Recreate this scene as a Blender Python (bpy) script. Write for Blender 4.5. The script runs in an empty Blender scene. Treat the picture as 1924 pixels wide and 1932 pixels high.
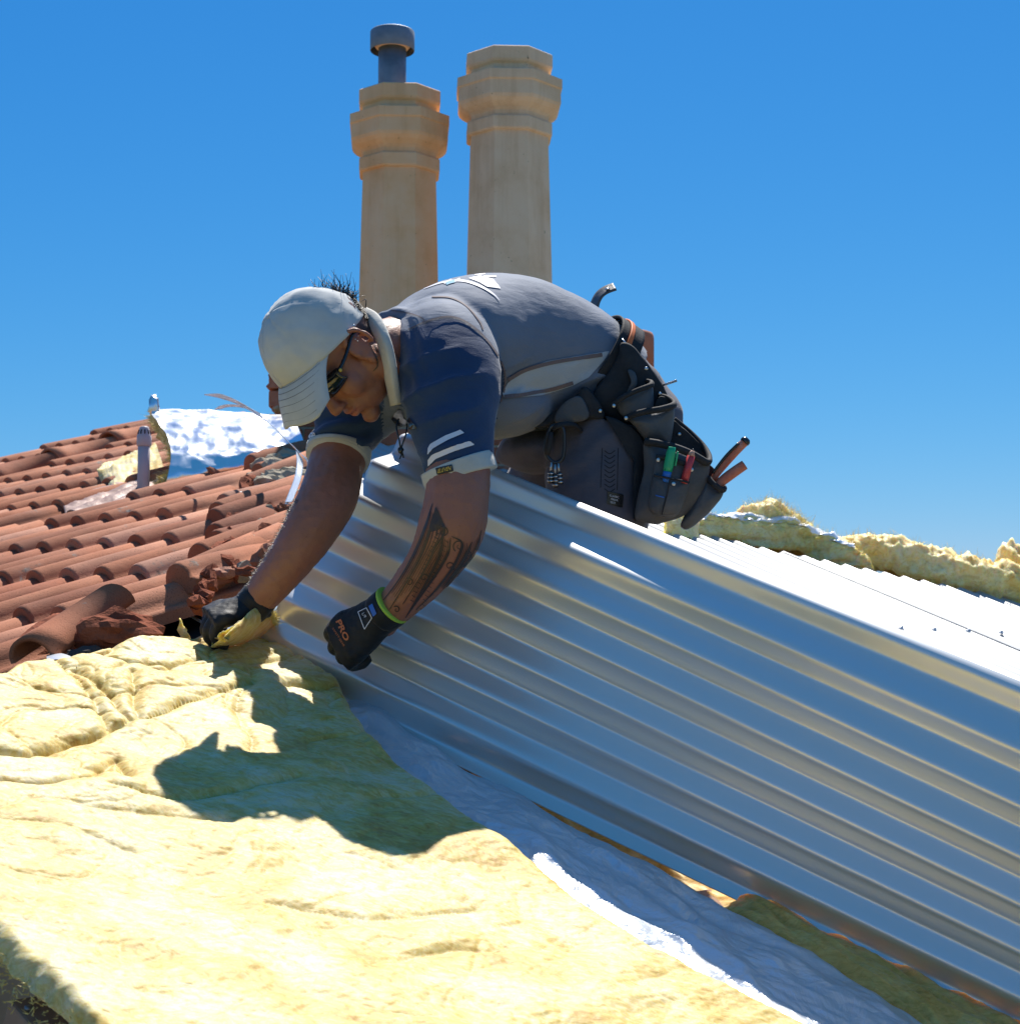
import bpy, bmesh, math, random
import numpy as np
from mathutils import Vector, Matrix

rng = np.random.default_rng(7)
random.seed(7)
R = math.radians
scene = bpy.context.scene
COL = scene.collection

# ------------------------------------------------------------------ camera, sky, sun, exposure
PITCH = R(4.5)
FOC = 3161.0                 # focal length in units of a 1924 x 1932 picture
cam_data = bpy.data.cameras.new('camera')
cam_data.sensor_fit = 'HORIZONTAL'
cam_data.sensor_width = 36.0
cam_data.lens = 36.0 * FOC / 1924.0
cam_data.clip_start = 0.05
cam_data.clip_end = 2000
cam_data.dof.use_dof = True
cam_data.dof.focus_distance = 3.2
cam_data.dof.aperture_fstop = 13.0
cam = bpy.data.objects.new('camera', cam_data)
cam.rotation_euler = (R(90) + PITCH, 0, 0)
COL.objects.link(cam)
scene.camera = cam

SUN_EL, SUN_AZ = R(59), R(11)      # the sun stands behind the roofer, seen from the camera
world = bpy.data.worlds.new('World')
scene.world = world
world.use_nodes = True
wn = world.node_tree.nodes
wl = world.node_tree.links
bg = wn['Background']
sky = wn.new('ShaderNodeTexSky')
sky.sky_type = 'NISHITA'
sky.sun_disc = False
sky.sun_elevation = SUN_EL
sky.sun_rotation = SUN_AZ
sky.altitude = 300
sky.air_density = 1.0
sky.dust_density = 0.25
sky.ozone_density = 3.0
sep = wn.new('ShaderNodeSeparateColor'); wl.new(sky.outputs[0], sep.inputs[0])
cmb = wn.new('ShaderNodeCombineColor')
def sky_math(op, a, b):
    n = wn.new('ShaderNodeMath'); n.operation = op
    for s_, v in ((n.inputs[0], a), (n.inputs[1], b)):
        if isinstance(v, (int, float)): s_.default_value = v
        else: wl.new(v, s_)
    return n.outputs[0]
# the clear, deep blue of a polarised sky: one grade over the whole dome
gG = sky_math('MAXIMUM', sky_math('MULTIPLY', sky_math('POWER', sky_math('MULTIPLY', sep.outputs[1], 1 / 4.25), 0.95), 2.12), 1.30)
gB = sky_math('MULTIPLY', sky_math('POWER', sky_math('MULTIPLY', sep.outputs[2], 1 / 7.1), 0.55), 5.25)
gR = sky_math('MINIMUM', sky_math('MAXIMUM', sky_math('MULTIPLY', sky_math('POWER', sky_math('MULTIPLY', sep.outputs[0], 1 / 2.67), 1.9), 0.39), 0.25), sky_math('MULTIPLY', gG, 0.9))
wl.new(gR, cmb.inputs[0]); wl.new(gG, cmb.inputs[1]); wl.new(gB, cmb.inputs[2])
wl.new(cmb.outputs[0], bg.inputs[0])
bg.inputs[1].default_value = 0.084

sun_data = bpy.data.lights.new('sun', 'SUN')
sun_data.energy = 4.3
sun_data.angle = R(0.55)
sun_data.color = (1.0, 0.95, 0.87)
sun = bpy.data.objects.new('sun', sun_data)
COL.objects.link(sun)
SUN_DIR = Vector((math.sin(SUN_AZ) * math.cos(SUN_EL), math.cos(SUN_AZ) * math.cos(SUN_EL), math.sin(SUN_EL)))
sun.rotation_euler = SUN_DIR.to_track_quat('Z', 'Y').to_euler()
sun.location = SUN_DIR * 20

scene.view_settings.view_transform = 'Standard'
scene.view_settings.look = 'None'
scene.view_settings.exposure = 0.82
scene.view_settings.gamma = 1.0
scene.cycles.max_bounces = 8
scene.cycles.diffuse_bounces = 4
scene.cycles.glossy_bounces = 4

# ------------------------------------------------------------------ geometry helpers
CP, SP = math.cos(PITCH), math.sin(PITCH)
AX_R = np.array((1.0, 0, 0)); AX_U = np.array((0, -SP, CP)); AX_F = np.array((0, CP, SP))

def ray(x, y):
    return AX_R * ((x - 962) / FOC) + AX_U * ((966 - y) / FOC) + AX_F

def D(x, y, d):
    """world point seen at picture position (x, y), d metres in front of the camera"""
    return ray(x, y) * d

class Plane:
    def __init__(s, az, pitch, point):
        a, p = R(az), R(pitch)
        s.u = np.array((math.cos(a) * math.cos(p), math.sin(a) * math.cos(p), math.sin(p)))   # up the slope
        s.c = np.array((math.sin(a), -math.cos(a), 0.0))                                     # along the contour
        s.n = np.cross(s.c, s.u)
        if s.n[2] < 0: s.n = -s.n
        s.p = np.array(point, float)
    def hit(s, x, y, off=0.0):
        r = ray(x, y)
        return r * (np.dot(s.n, s.p + s.n * off) / np.dot(s.n, r))
    def cu(s, q):
        q = np.asarray(q) - s.p
        return np.dot(q, s.c), np.dot(q, s.u)
    def at(s, c, u, h=0.0):
        return s.p + s.c * c + s.u * u + s.n * h
    def shifted(s, off):
        o = Plane.__new__(Plane); o.u, o.c, o.n, o.p = s.u, s.c, s.n, s.p + s.n * off
        return o
    def matrix(s, c, u, h=0.0):
        m = Matrix.Identity(4)
        for i in range(3):
            m[i][0], m[i][1], m[i][2], m[i][3] = s.c[i], s.u[i], s.n[i], s.at(c, u, h)[i]
        return m

PM = Plane(134, 20.8, D(453, 1198, 3.45))       # top of the insulation on the slope that faces right
PD = PM.shifted(-0.075)                          # roof deck (batten tops) below it
PT = Plane(48, 19.0, D(360, 1185, 3.55))        # tiled slope that faces left

_perm = np.random.default_rng(3).permutation(256)
_perm = np.concatenate([_perm, _perm, _perm])
_grad = np.random.default_rng(4).normal(size=(256, 3)); _grad /= np.linalg.norm(_grad, axis=1)[:, None]

def noise(p):
    p = np.asarray(p, float)
    i = np.floor(p).astype(int); f = p - i
    w = f * f * f * (f * (f * 6 - 15) + 10)
    i &= 255
    out = 0
    for dx in (0, 1):
        for dy in (0, 1):
            for dz in (0, 1):
                h = _perm[_perm[_perm[(i[..., 0] + dx) & 255] + ((i[..., 1] + dy) & 255)] + ((i[..., 2] + dz) & 255)]
                g = _grad[h & 255]
                d = g[..., 0] * (f[..., 0] - dx) + g[..., 1] * (f[..., 1] - dy) + g[..., 2] * (f[..., 2] - dz)
                ww = (w[..., 0] if dx else 1 - w[..., 0]) * (w[..., 1] if dy else 1 - w[..., 1]) * (w[..., 2] if dz else 1 - w[..., 2])
                out = out + d * ww
    return out * 1.5

def fbm(p, octaves=4, gain=0.5, lac=2.0):
    p = np.asarray(p, float); a, o = 1.0, 0
    for k in range(octaves):
        o = o + a * noise(p + 17.3 * k); p = p * lac; a *= gain
    return o

def tag(o, label=None, cat=None, group=None, kind=None):
    if label: o['label'] = label
    if cat: o['category'] = cat
    if group: o['group'] = group
    if kind: o['kind'] = kind
    return o

def link(o, parent=None):
    COL.objects.link(o)
    if parent is not None: o.parent = parent
    return o

def empty(name, loc=(0, 0, 0)):
    """the Empty at a thing's base; its parts are given in world space"""
    o = bpy.data.objects.new(name, None)
    o.empty_display_size = 0.05
    COL.objects.link(o)
    o.location = Vector(loc)
    return o

def mesh(name, verts, faces, mat=None, parent=None, smooth=True, world=True):
    me = bpy.data.meshes.new(name)
    me.from_pydata([tuple(map(float, v)) for v in verts], [], [tuple(map(int, f)) for f in faces])
    if mat is not None:
        for m in (mat if isinstance(mat, (list, tuple)) else [mat]): me.materials.append(m)
    if smooth: me.polygons.foreach_set('use_smooth', [True] * len(me.polygons))
    me.update()
    o = bpy.data.objects.new(name, me)
    COL.objects.link(o)
    if parent is not None:
        o.parent = parent
        if world: o.matrix_parent_inverse = world_of(parent).inverted()
    return o

def world_of(o):
    m = o.matrix_basis.copy()
    if o.parent is not None: m = world_of(o.parent) @ o.matrix_parent_inverse @ m
    return m

def grid_mesh(name, G, mat=None, parent=None, smooth=True, uvmat=None):
    """G is (rows, cols, 3)"""
    r, c = G.shape[:2]
    idx = np.arange(r * c).reshape(r, c)
    f = np.stack([idx[:-1, :-1], idx[:-1, 1:], idx[1:, 1:], idx[1:, :-1]], -1).reshape(-1, 4)
    me = bpy.data.meshes.new(name)
    V = G.reshape(-1, 3).astype(np.float32)
    me.vertices.add(len(V)); me.vertices.foreach_set('co', V.ravel())
    me.loops.add(f.size); me.loops.foreach_set('vertex_index', f.ravel().astype(np.int32))
    me.polygons.add(len(f)); me.polygons.foreach_set('loop_start', np.arange(0, f.size, 4, dtype=np.int32))
    me.update(calc_edges=True)
    if smooth: me.polygons.foreach_set('use_smooth', [True] * len(me.polygons))
    if mat is not None:
        for m in (mat if isinstance(mat, (list, tuple)) else [mat]): me.materials.append(m)
    o = bpy.data.objects.new(name, me)
    COL.objects.link(o)
    if parent is not None:
        o.parent = parent; o.matrix_parent_inverse = world_of(parent).inverted()
    return o

def resample(pts, n):
    pts = np.asarray(pts, float)
    s = np.concatenate([[0], np.cumsum(np.linalg.norm(np.diff(pts, axis=0), axis=1))])
    t = np.linspace(0, s[-1], n)
    return np.stack([np.interp(t, s, pts[:, k]) for k in range(pts.shape[1])], 1)

def spline(pts, n):
    """Catmull-Rom through pts (any columns), n samples"""
    P = np.asarray(pts, float)
    P = np.vstack([2 * P[0] - P[1], P, 2 * P[-1] - P[-2]])
    m = len(P) - 3
    t = np.linspace(0, m - 1e-9, n); i = t.astype(int); f = (t - i)[:, None]
    a, b, c, d = P[i], P[i + 1], P[i + 2], P[i + 3]
    return 0.5 * (2 * b + (c - a) * f + (2 * a - 5 * b + 4 * c - d) * f ** 2 + (3 * b - a - 3 * c + d) * f ** 3)

def frames(P):
    """rotation-minimising frames along a polyline"""
    P = np.asarray(P, float)
    T = np.gradient(P, axis=0); T /= np.linalg.norm(T, axis=1)[:, None] + 1e-12
    a = np.array((0, 0, 1.0)) if abs(T[0][2]) < 0.9 else np.array((1.0, 0, 0))
    N = [np.cross(T[0], np.cross(a, T[0]))]
    N[0] = N[0] / np.linalg.norm(N[0])
    for k in range(1, len(P)):
        v = N[-1] - T[k] * np.dot(N[-1], T[k]); N.append(v / (np.linalg.norm(v) + 1e-12))
    N = np.array(N)
    return T, N, np.cross(T, N)

def tube_geo(P, rad, n=10, caps=True, flat=1.0):
    P = np.asarray(P, float); rad = np.broadcast_to(np.asarray(rad, float), (len(P),))
    T, N, B = frames(P)
    th = np.linspace(0, 2 * math.pi, n, endpoint=False)
    V = (P[:, None] + rad[:, None, None] * (np.cos(th)[None, :, None] * N[:, None] + flat * np.sin(th)[None, :, None] * B[:, None])).reshape(-1, 3)
    F = []
    for k in range(len(P) - 1):
        for j in range(n):
            F.append((k * n + j, k * n + (j + 1) % n, (k + 1) * n + (j + 1) % n, (k + 1) * n + j))
    if caps:
        F.append(tuple(range(n - 1, -1, -1))); F.append(tuple((len(P) - 1) * n + j for j in range(n)))
    return V, F

def loft_geo(sections, n=24, e=1.0):
    """sections: (centre, semi-axis A, semi-axis B); closed with end fans"""
    th = np.linspace(0, 2 * math.pi, n, endpoint=False)
    c, s = np.cos(th), np.sin(th)
    c = np.sign(c) * np.abs(c) ** e; s = np.sign(s) * np.abs(s) ** e
    V = []
    for C, A, B in sections:
        C, A, B = map(np.asarray, (C, A, B))
        V.append(C[None] + c[:, None] * A[None] + s[:, None] * B[None])
    m = len(V); V = np.concatenate(V)
    F = []
    for k in range(m - 1):
        for j in range(n):
            F.append((k * n + j, k * n + (j + 1) % n, (k + 1) * n + (j + 1) % n, (k + 1) * n + j))
    F.append(tuple(range(n - 1, -1, -1))); F.append(tuple((m - 1) * n + j for j in range(n)))
    return V, F

class Geo:
    """collects pieces of ONE object"""
    def __init__(s): s.v, s.f, s.n, s.mi = [], [], 0, []
    def add(s, VF, mi=0):
        V, F = VF
        V = np.asarray(V, float).reshape(-1, 3)
        s.v.append(V); s.f += [tuple(i + s.n for i in f) for f in F]; s.mi += [mi] * len(F); s.n += len(V)
        return s
    def build(s, name, mat, parent=None, smooth=True):
        o = mesh(name, np.concatenate(s.v), s.f, mat, parent, smooth)
        if isinstance(mat, (list, tuple)): o.data.polygons.foreach_set('material_index', s.mi)
        return o

def box_geo(o, ax, ay, az, bev=0.0):
    """box from corner-centre o with half axes"""
    o, ax, ay, az = (np.asarray(k, float) for k in (o, ax, ay, az))
    if bev <= 0:
        V = [o + sx * ax + sy * ay + sz * az for sz in (-1, 1) for sy in (-1, 1) for sx in (-1, 1)]
        F = [(0, 2, 3, 1), (4, 5, 7, 6), (0, 1, 5, 4), (2, 6, 7, 3), (0, 4, 6, 2), (1, 3, 7, 5)]
        return V, F
    bm = bmesh.new()
    V, F = box_geo(o, ax, ay, az)
    vs = [bm.verts.new(v) for v in V]
    for f in F: bm.faces.new([vs[i] for i in f])
    bmesh.ops.bevel(bm, geom=bm.edges[:], offset=bev, segments=2, affect='EDGES', profile=0.6)
    bm.verts.index_update()
    r = [tuple(v.co) for v in bm.verts], [tuple(v.index for v in f.verts) for f in bm.faces]
    bm.free()
    return r

def ell_geo(c, ax, ay, az, seg=20, rings=12):
    c, ax, ay, az = (np.asarray(k, float) for k in (c, ax, ay, az))
    V = [c + az]
    for i in range(1, rings):
        a = math.pi * i / rings
        for j in range(seg):
            b = 2 * math.pi * j / seg
            V.append(c + math.cos(a) * az + math.sin(a) * (math.cos(b) * ax + math.sin(b) * ay))
    V.append(c - az)
    F = [(0, 1 + j, 1 + (j + 1) % seg) for j in range(seg)]
    for i in range(rings - 2):
        for j in range(seg):
            a = 1 + i * seg
            F.append((a + j, a + seg + j, a + seg + (j + 1) % seg, a + (j + 1) % seg))
    a = 1 + (rings - 2) * seg
    F += [(len(V) - 1, a + (j + 1) % seg, a + j) for j in range(seg)]
    return V, F

def rock_geo(c, r, seed, squash=(1, 1, 1), sub=2, rough=0.45):
    bm = bmesh.new()
    bmesh.ops.create_icosphere(bm, subdivisions=sub, radius=1)
    V = np.array([v.co[:] for v in bm.verts]); bm.verts.index_update()
    F = [tuple(v.index for v in f.verts) for f in bm.faces]
    bm.free()
    k = 1 + rough * fbm(V * 1.3 + seed * 7.7, 3)
    V = V * k[:, None] * np.array(squash) * r
    return V + np.asarray(c), F

def remesh(G, voxel, smooth_it=6, factor=0.5):
    """fuse closed pieces into one continuous skin; returns V, F arrays"""
    me = bpy.data.meshes.new('tmp')
    me.from_pydata([tuple(v) for v in np.concatenate(G.v)], [], G.f)
    ob = bpy.data.objects.new('tmp', me); COL.objects.link(ob)
    m = ob.modifiers.new('r', 'REMESH'); m.mode = 'VOXEL'; m.voxel_size = voxel; m.adaptivity = 0
    if smooth_it:
        s = ob.modifiers.new('s', 'SMOOTH'); s.factor = factor; s.iterations = smooth_it
    dg = bpy.context.evaluated_depsgraph_get()
    ev = ob.evaluated_get(dg); m2 = ev.to_mesh()
    V = np.empty(len(m2.vertices) * 3); m2.vertices.foreach_get('co', V)
    F = [tuple(p.vertices) for p in m2.polygons]
    ev.to_mesh_clear()
    bpy.data.objects.remove(ob); bpy.data.meshes.remove(me)
    return V.reshape(-1, 3), F

def normals(V, F):
    Q = np.array([f if len(f) == 4 else (f[0], f[1], f[2], f[2]) for f in F])
    n = np.cross(V[Q[:, 2]] - V[Q[:, 0]], V[Q[:, 3]] - V[Q[:, 1]])
    N = np.zeros_like(V)
    for k in range(4): np.add.at(N, Q[:, k], n)
    return N / (np.linalg.norm(N, axis=1)[:, None] + 1e-12)

# ------------------------------------------------------------------ materials
def material(name, base=(0.5, 0.5, 0.5), rough=0.6, metal=0.0, spec=0.5):
    m = bpy.data.materials.new(name); m.use_nodes = True
    b = m.node_tree.nodes['Principled BSDF']
    b.inputs['Base Color'].default_value = (*base, 1); b.inputs['Roughness'].default_value = rough
    b.inputs['Metallic'].default_value = metal; b.inputs['Specular IOR Level'].default_value = spec
    return m

class NT:
    def __init__(s, m):
        s.m, s.t = m, m.node_tree; s.b = s.t.nodes['Principled BSDF']
    def new(s, typ, **kw):
        n = s.t.nodes.new(typ)
        for k, v in kw.items(): setattr(n, k, v)
        return n
    def l(s, a, b): s.t.links.new(a, b)
    def coord(s, scale=(1, 1, 1), kind='Object', rot=(0, 0, 0)):
        c = s.new('ShaderNodeTexCoord'); mp = s.new('ShaderNodeMapping')
        mp.inputs['Scale'].default_value = scale; mp.inputs['Rotation'].default_value = rot
        s.l(c.outputs[kind], mp.inputs[0]); return mp.outputs[0]
    def noise(s, vec, scale, detail=4, rough=0.55, dist=0.0):
        n = s.new('ShaderNodeTexNoise'); n.inputs['Scale'].default_value = scale
        n.inputs['Detail'].default_value = detail; n.inputs['Roughness'].default_value = rough
        n.inputs['Distortion'].default_value = dist
        s.l(vec, n.inputs['Vector']); return n.outputs['Fac']
    def ramp(s, fac, stops):
        r = s.new('ShaderNodeValToRGB'); el = r.color_ramp.elements
        while len(el) < len(stops): el.new(0.5)
        for e, (p, c) in zip(el, stops):
            e.position = p; e.color = (*c, 1) if len(c) == 3 else c
        s.l(fac, r.inputs[0]); return r.outputs[0]
    def mix(s, fac, a, b, mode='MIX'):
        n = s.new('ShaderNodeMix', data_type='RGBA', blend_type=mode)
        for sock, v in ((n.inputs[0], fac), (n.inputs[6], a), (n.inputs[7], b)):
            if isinstance(v, (int, float)): sock.default_value = v
            elif isinstance(v, tuple): sock.default_value = (*v, 1)
            else: s.l(v, sock)
        return n.outputs[2]
    def math(s, op, a, b=0.0):
        n = s.new('ShaderNodeMath', operation=op)
        for sock, v in ((n.inputs[0], a), (n.inputs[1], b)):
            if isinstance(v, (int, float)): sock.default_value = v
            else: s.l(v, sock)
        return n.outputs[0]
    def color(s, c): s.l(c, s.b.inputs['Base Color'])
    def bump(s, h, strength=0.3, dist=0.01):
        n = s.new('ShaderNodeBump'); n.inputs['Strength'].default_value = strength; n.inputs['Distance'].default_value = dist
        s.l(h, n.inputs['Height']); s.l(n.outputs[0], s.b.inputs['Normal']); return n

G3 = lambda v: (v, v, v)

def mat_insulation():
    m = material('glass_wool', (0.7, 0.55, 0.14), 0.60, 0, 0.6); t = NT(m)
    v = t.coord((1, 1, 1)); vs = t.coord((1, 2.6, 2.0), rot=(0, 0, R(44)))
    a = t.noise(v, 5.0, 6, 0.6, 0.8); b = t.noise(vs, 26, 5, 0.65, 1.2); c = t.noise(v, 160, 3, 0.7)
    f = t.math('ADD', t.math('MULTIPLY', a, 0.55), t.math('MULTIPLY', b, 0.45))
    col = t.ramp(f, [(0.38, (0.71, 0.63, 0.38)), (0.475, (0.68, 0.56, 0.22)), (0.55, (0.61, 0.44, 0.08)), (0.64, (0.46, 0.25, 0.018))])
    vn = t.math('ABSOLUTE', t.math('SUBTRACT', t.noise(vs, 9, 6, 0.62, 1.6), 0.5))
    vein = t.ramp(vn, [(0.0, G3(0.8)), (0.035, G3(0))])
    col = t.mix(t.math('MULTIPLY', vein, t.math('MULTIPLY', a, 1.1)), col, (0.50, 0.27, 0.02))
    col = t.mix(t.math('MULTIPLY', c, 0.22), col, (0.80, 0.62, 0.28), 'MULTIPLY')
    t.color(col)
    h = t.math('ADD', t.math('MULTIPLY', b, 0.8), t.math('MULTIPLY', c, 0.5))
    t.bump(h, 0.22, 0.007)
    t.b.inputs['Subsurface Weight'].default_value = 0.4
    t.b.inputs['Subsurface Radius'].default_value = (0.05, 0.034, 0.006)
    t.b.inputs['Subsurface Scale'].default_value = 0.6
    t.b.inputs['Sheen Weight'].default_value = 0.2
    return m

def mat_tile():
    m = material('terracotta', (0.46, 0.2, 0.12), 0.85, 0, 0.25); t = NT(m)
    v = t.coord((1, 1, 1), 'Object'); oi = t.new('ShaderNodeObjectInfo')
    off = t.new('ShaderNodeVectorMath', operation='ADD'); t.l(v, off.inputs[0])
    sc = t.new('ShaderNodeVectorMath', operation='SCALE'); t.l(oi.outputs['Location'], sc.inputs[0]); sc.inputs[3].default_value = 1.0
    t.l(sc.outputs[0], off.inputs[1]); v = off.outputs[0]
    a = t.noise(v, 9, 5, 0.6); b = t.noise(v, 260, 2, 0.6)
    col = t.ramp(a, [(0.3, (0.33, 0.105, 0.045)), (0.55, (0.42, 0.16, 0.08)), (0.75, (0.48, 0.24, 0.15))])
    col = t.mix(0.55, col, t.ramp(oi.outputs['Random'], [(0, (0.25, 0.075, 0.04)), (0.35, (0.40, 0.145, 0.072)), (0.7, (0.46, 0.185, 0.10)), (1, (0.52, 0.29, 0.21))]))
    sp = t.ramp(b, [(0.30, G3(0.55)), (0.42, G3(1.0))])
    col = t.mix(1.0, col, sp, 'MULTIPLY')
    li = t.ramp(t.noise(v, 9, 6, 0.7), [(0.63, G3(0)), (0.69, G3(1))])
    col = t.mix(li, col, t.ramp(t.noise(v, 60, 3), [(0.35, (0.05, 0.045, 0.04)), (0.65, (0.34, 0.33, 0.28))]))
    gr = t.ramp(t.noise(v, 3.2, 5, 0.65), [(0.40, G3(0)), (0.75, G3(0.55))])
    col = t.mix(gr, col, (0.16, 0.075, 0.05))
    t.color(col); t.bump(t.math('ADD', b, t.math('MULTIPLY', a, 2.0)), 0.35, 0.004)
    return m

def mat_sheet(name='coated_steel', rough=0.34, base=(0.74, 0.74, 0.72), metal=0.55):
    m = material(name, base, rough, metal, 0.5); t = NT(m)
    v = t.coord((1, 1, 1))
    d = t.ramp(t.noise(v, 420, 2, 0.5), [(0.76, G3(0)), (0.80, G3(1))])
    t.color(t.mix(t.math('MULTIPLY', d, 0.35), base, (0.8, 0.8, 0.8)))
    return m

def mat_noise(name, stops, scale=8, rough=0.8, metal=0, bump=0.3, bscale=60, dist=0.005, spec=0.4, detail=5):
    m = material(name, stops[0][1], rough, metal, spec); t = NT(m); v = t.coord()
    t.color(t.ramp(t.noise(v, scale, detail, 0.6), stops))
    if bump: t.bump(t.noise(v, bscale, 4, 0.6), bump, dist)
    return m

M = {}
M['wool'] = mat_insulation()
M['wool_backlit'] = M['wool'].copy(); M['wool_backlit'].name = 'backlit_tone_glass_wool'  # lighter copy of the wool; sun glowing through the heap is put into its colour
for n_ in M['wool_backlit'].node_tree.nodes:
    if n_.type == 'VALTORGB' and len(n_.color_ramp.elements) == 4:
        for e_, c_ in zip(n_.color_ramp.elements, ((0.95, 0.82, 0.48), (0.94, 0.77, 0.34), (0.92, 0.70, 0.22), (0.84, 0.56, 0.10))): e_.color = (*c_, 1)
M['wool_shade_warmed'] = M['wool'].copy(); M['wool_shade_warmed'].name = 'shade_warmed_glass_wool'  # warmer copy of the wool; its colour offsets the blue shade under the sheet
for n_ in M['wool_shade_warmed'].node_tree.nodes:
    if n_.type == 'VALTORGB' and len(n_.color_ramp.elements) == 4:
        for e_, c_ in zip(n_.color_ramp.elements, ((0.88, 0.60, 0.24), (0.84, 0.53, 0.15), (0.76, 0.43, 0.09), (0.58, 0.28, 0.03))): e_.color = (*c_, 1)
M['wool_backlit'].node_tree.nodes['Principled BSDF'].inputs['Subsurface Weight'].default_value = 0.75
M['tile'] = mat_tile()
M['sheet'] = mat_sheet()
M['laid'] = mat_sheet('laid_coated_steel', 0.42, (0.38, 0.39, 0.395), 0.2)
M['pot_a'] = mat_noise('buff_terracotta', [(0.3, (0.72, 0.48, 0.29)), (0.5, (0.80, 0.56, 0.36)), (0.8, (0.83, 0.62, 0.43))], 7, 0.9, 0, 0.25, 90, 0.004, 0.2)
M['pot_b'] = mat_noise('orange_terracotta', [(0.3, (0.74, 0.42, 0.20)), (0.5, (0.81, 0.50, 0.27)), (0.8, (0.83, 0.58, 0.36))], 6, 0.9, 0, 0.25, 90, 0.004, 0.2)
for k_ in ('pot_a', 'pot_b'):                       # dark pits and streaks of soot
    t = NT(M[k_]); src = t.b.inputs['Base Color'].links[0].from_socket
    pit = t.ramp(t.noise(t.coord(), 75, 2, 0.5), [(0.22, G3(0.35)), (0.27, G3(1))])
    soot = t.ramp(t.noise(t.coord((9, 9, 0.8)), 1.6, 5, 0.65), [(0.30, (0.88, 0.84, 0.80)), (0.50, G3(1))])
    t.color(t.mix(1.0, t.mix(1.0, src, pit, 'MULTIPLY'), soot, 'MULTIPLY'))
M['redpot'] = mat_noise('red_terracotta', [(0.3, (0.36, 0.13, 0.08)), (0.7, (0.44, 0.18, 0.11))], 6, 0.85, 0, 0.2, 120, 0.003, 0.2)
M['brick'] = mat_noise('red_brick', [(0.3, (0.26, 0.09, 0.05)), (0.6, (0.38, 0.15, 0.09)), (0.8, (0.42, 0.26, 0.18))], 9, 0.9, 0, 0.5, 50, 0.008, 0.2)
M['mortar'] = mat_noise('lime_mortar', [(0.3, (0.30, 0.25, 0.18)), (0.7, (0.46, 0.40, 0.30))], 14, 0.95, 0, 0.6, 60, 0.01, 0.1)
M['redmortar'] = mat_noise('red_mortar', [(0.3, (0.15, 0.045, 0.025)), (0.7, (0.30, 0.10, 0.055))], 20, 0.95, 0, 0.7, 70, 0.01, 0.1)
M['galv'] = mat_noise('galvanised_flue', [(0.3, (0.13, 0.17, 0.22)), (0.7, (0.25, 0.29, 0.34))], 12, 0.62, 0.35, 0.1, 60, 0.003)
M['pvc'] = mat_noise('grey_plastic_pipe', [(0.3, (0.40, 0.34, 0.36)), (0.7, (0.50, 0.44, 0.46))], 8, 0.5, 0, 0.05, 60, 0.002)
M['lead'] = mat_noise('painted_lead', [(0.3, (0.26, 0.15, 0.12)), (0.7, (0.42, 0.29, 0.24))], 14, 0.55, 0.1, 0.4, 25, 0.01)
M['wood'] = mat_noise('pine_batten', [(0.3, (0.26, 0.15, 0.10)), (0.7, (0.38, 0.25, 0.18))], 10, 0.85, 0, 0.3, 60, 0.003, 0.2)
M['dark'] = material('void_shade_black', (0.02, 0.018, 0.016), 0.95, 0, 0.1)  # near black: the darkness of unlit voids is put into the colour
M['wall'] = mat_noise('render', [(0.3, (0.42, 0.38, 0.32)), (0.7, (0.5, 0.46, 0.4))], 3, 0.9)

def pix(p):
    p = np.asarray(p, float)
    d = p @ AX_F
    return 962 + FOC * (p @ AX_R) / d, 966 - FOC * (p @ AX_U) / d

def curve_x(poly, y):
    P = sorted(poly, key=lambda q: q[1])
    return float(np.interp(y, [q[1] for q in P], [q[0] for q in P]))

# ------------------------------------------------------------------ ground and house
gm = mat_noise('dry_lawn', [(0.3, (0.07, 0.09, 0.03)), (0.7, (0.20, 0.17, 0.09))], 0.4, 0.95, 0, 0.3, 8, 0.05)
GZ = -4.6
n_ = 40
gx = np.linspace(-600, 600, n_); gy = np.linspace(-600, 600, n_)
GG = np.stack([*np.meshgrid(gx, gy), np.full((n_, n_), GZ)], -1)
tag(grid_mesh('ground', GG, gm), kind='structure')

EAVE_M = min(PD.cu(PD.hit(0, 1990))[1], PD.cu(PD.hit(1924, 2000))[1]) - 0.15
CM0, CM1 = PD.cu(PD.hit(-260, 1900))[0], PD.cu(PD.hit(2350, 1300))[0] + 0.6

house = empty('house', (0.6, 5.0, GZ))
tag(house, 'house whose roof is half clay tile and half new white metal', 'house')

# battens and rafters of the open slope
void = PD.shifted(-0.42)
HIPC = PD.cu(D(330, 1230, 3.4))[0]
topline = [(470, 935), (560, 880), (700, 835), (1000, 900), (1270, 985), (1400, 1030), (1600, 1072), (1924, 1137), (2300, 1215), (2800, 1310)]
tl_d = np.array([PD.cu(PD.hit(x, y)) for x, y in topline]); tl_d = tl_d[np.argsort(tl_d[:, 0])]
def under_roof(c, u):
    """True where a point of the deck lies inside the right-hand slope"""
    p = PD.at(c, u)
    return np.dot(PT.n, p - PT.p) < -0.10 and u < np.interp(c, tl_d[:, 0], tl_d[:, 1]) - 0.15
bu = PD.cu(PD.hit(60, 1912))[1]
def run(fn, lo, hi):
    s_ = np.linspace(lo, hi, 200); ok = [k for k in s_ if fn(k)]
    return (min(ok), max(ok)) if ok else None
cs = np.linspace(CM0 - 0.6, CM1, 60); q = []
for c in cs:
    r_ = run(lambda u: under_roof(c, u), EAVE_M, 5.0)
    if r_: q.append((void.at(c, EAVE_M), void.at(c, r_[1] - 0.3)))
grid_mesh('void_shade_sheet', np.array(q), M['dark'], house, False)  # black sheet standing in for the unlit space under the deck
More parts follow.
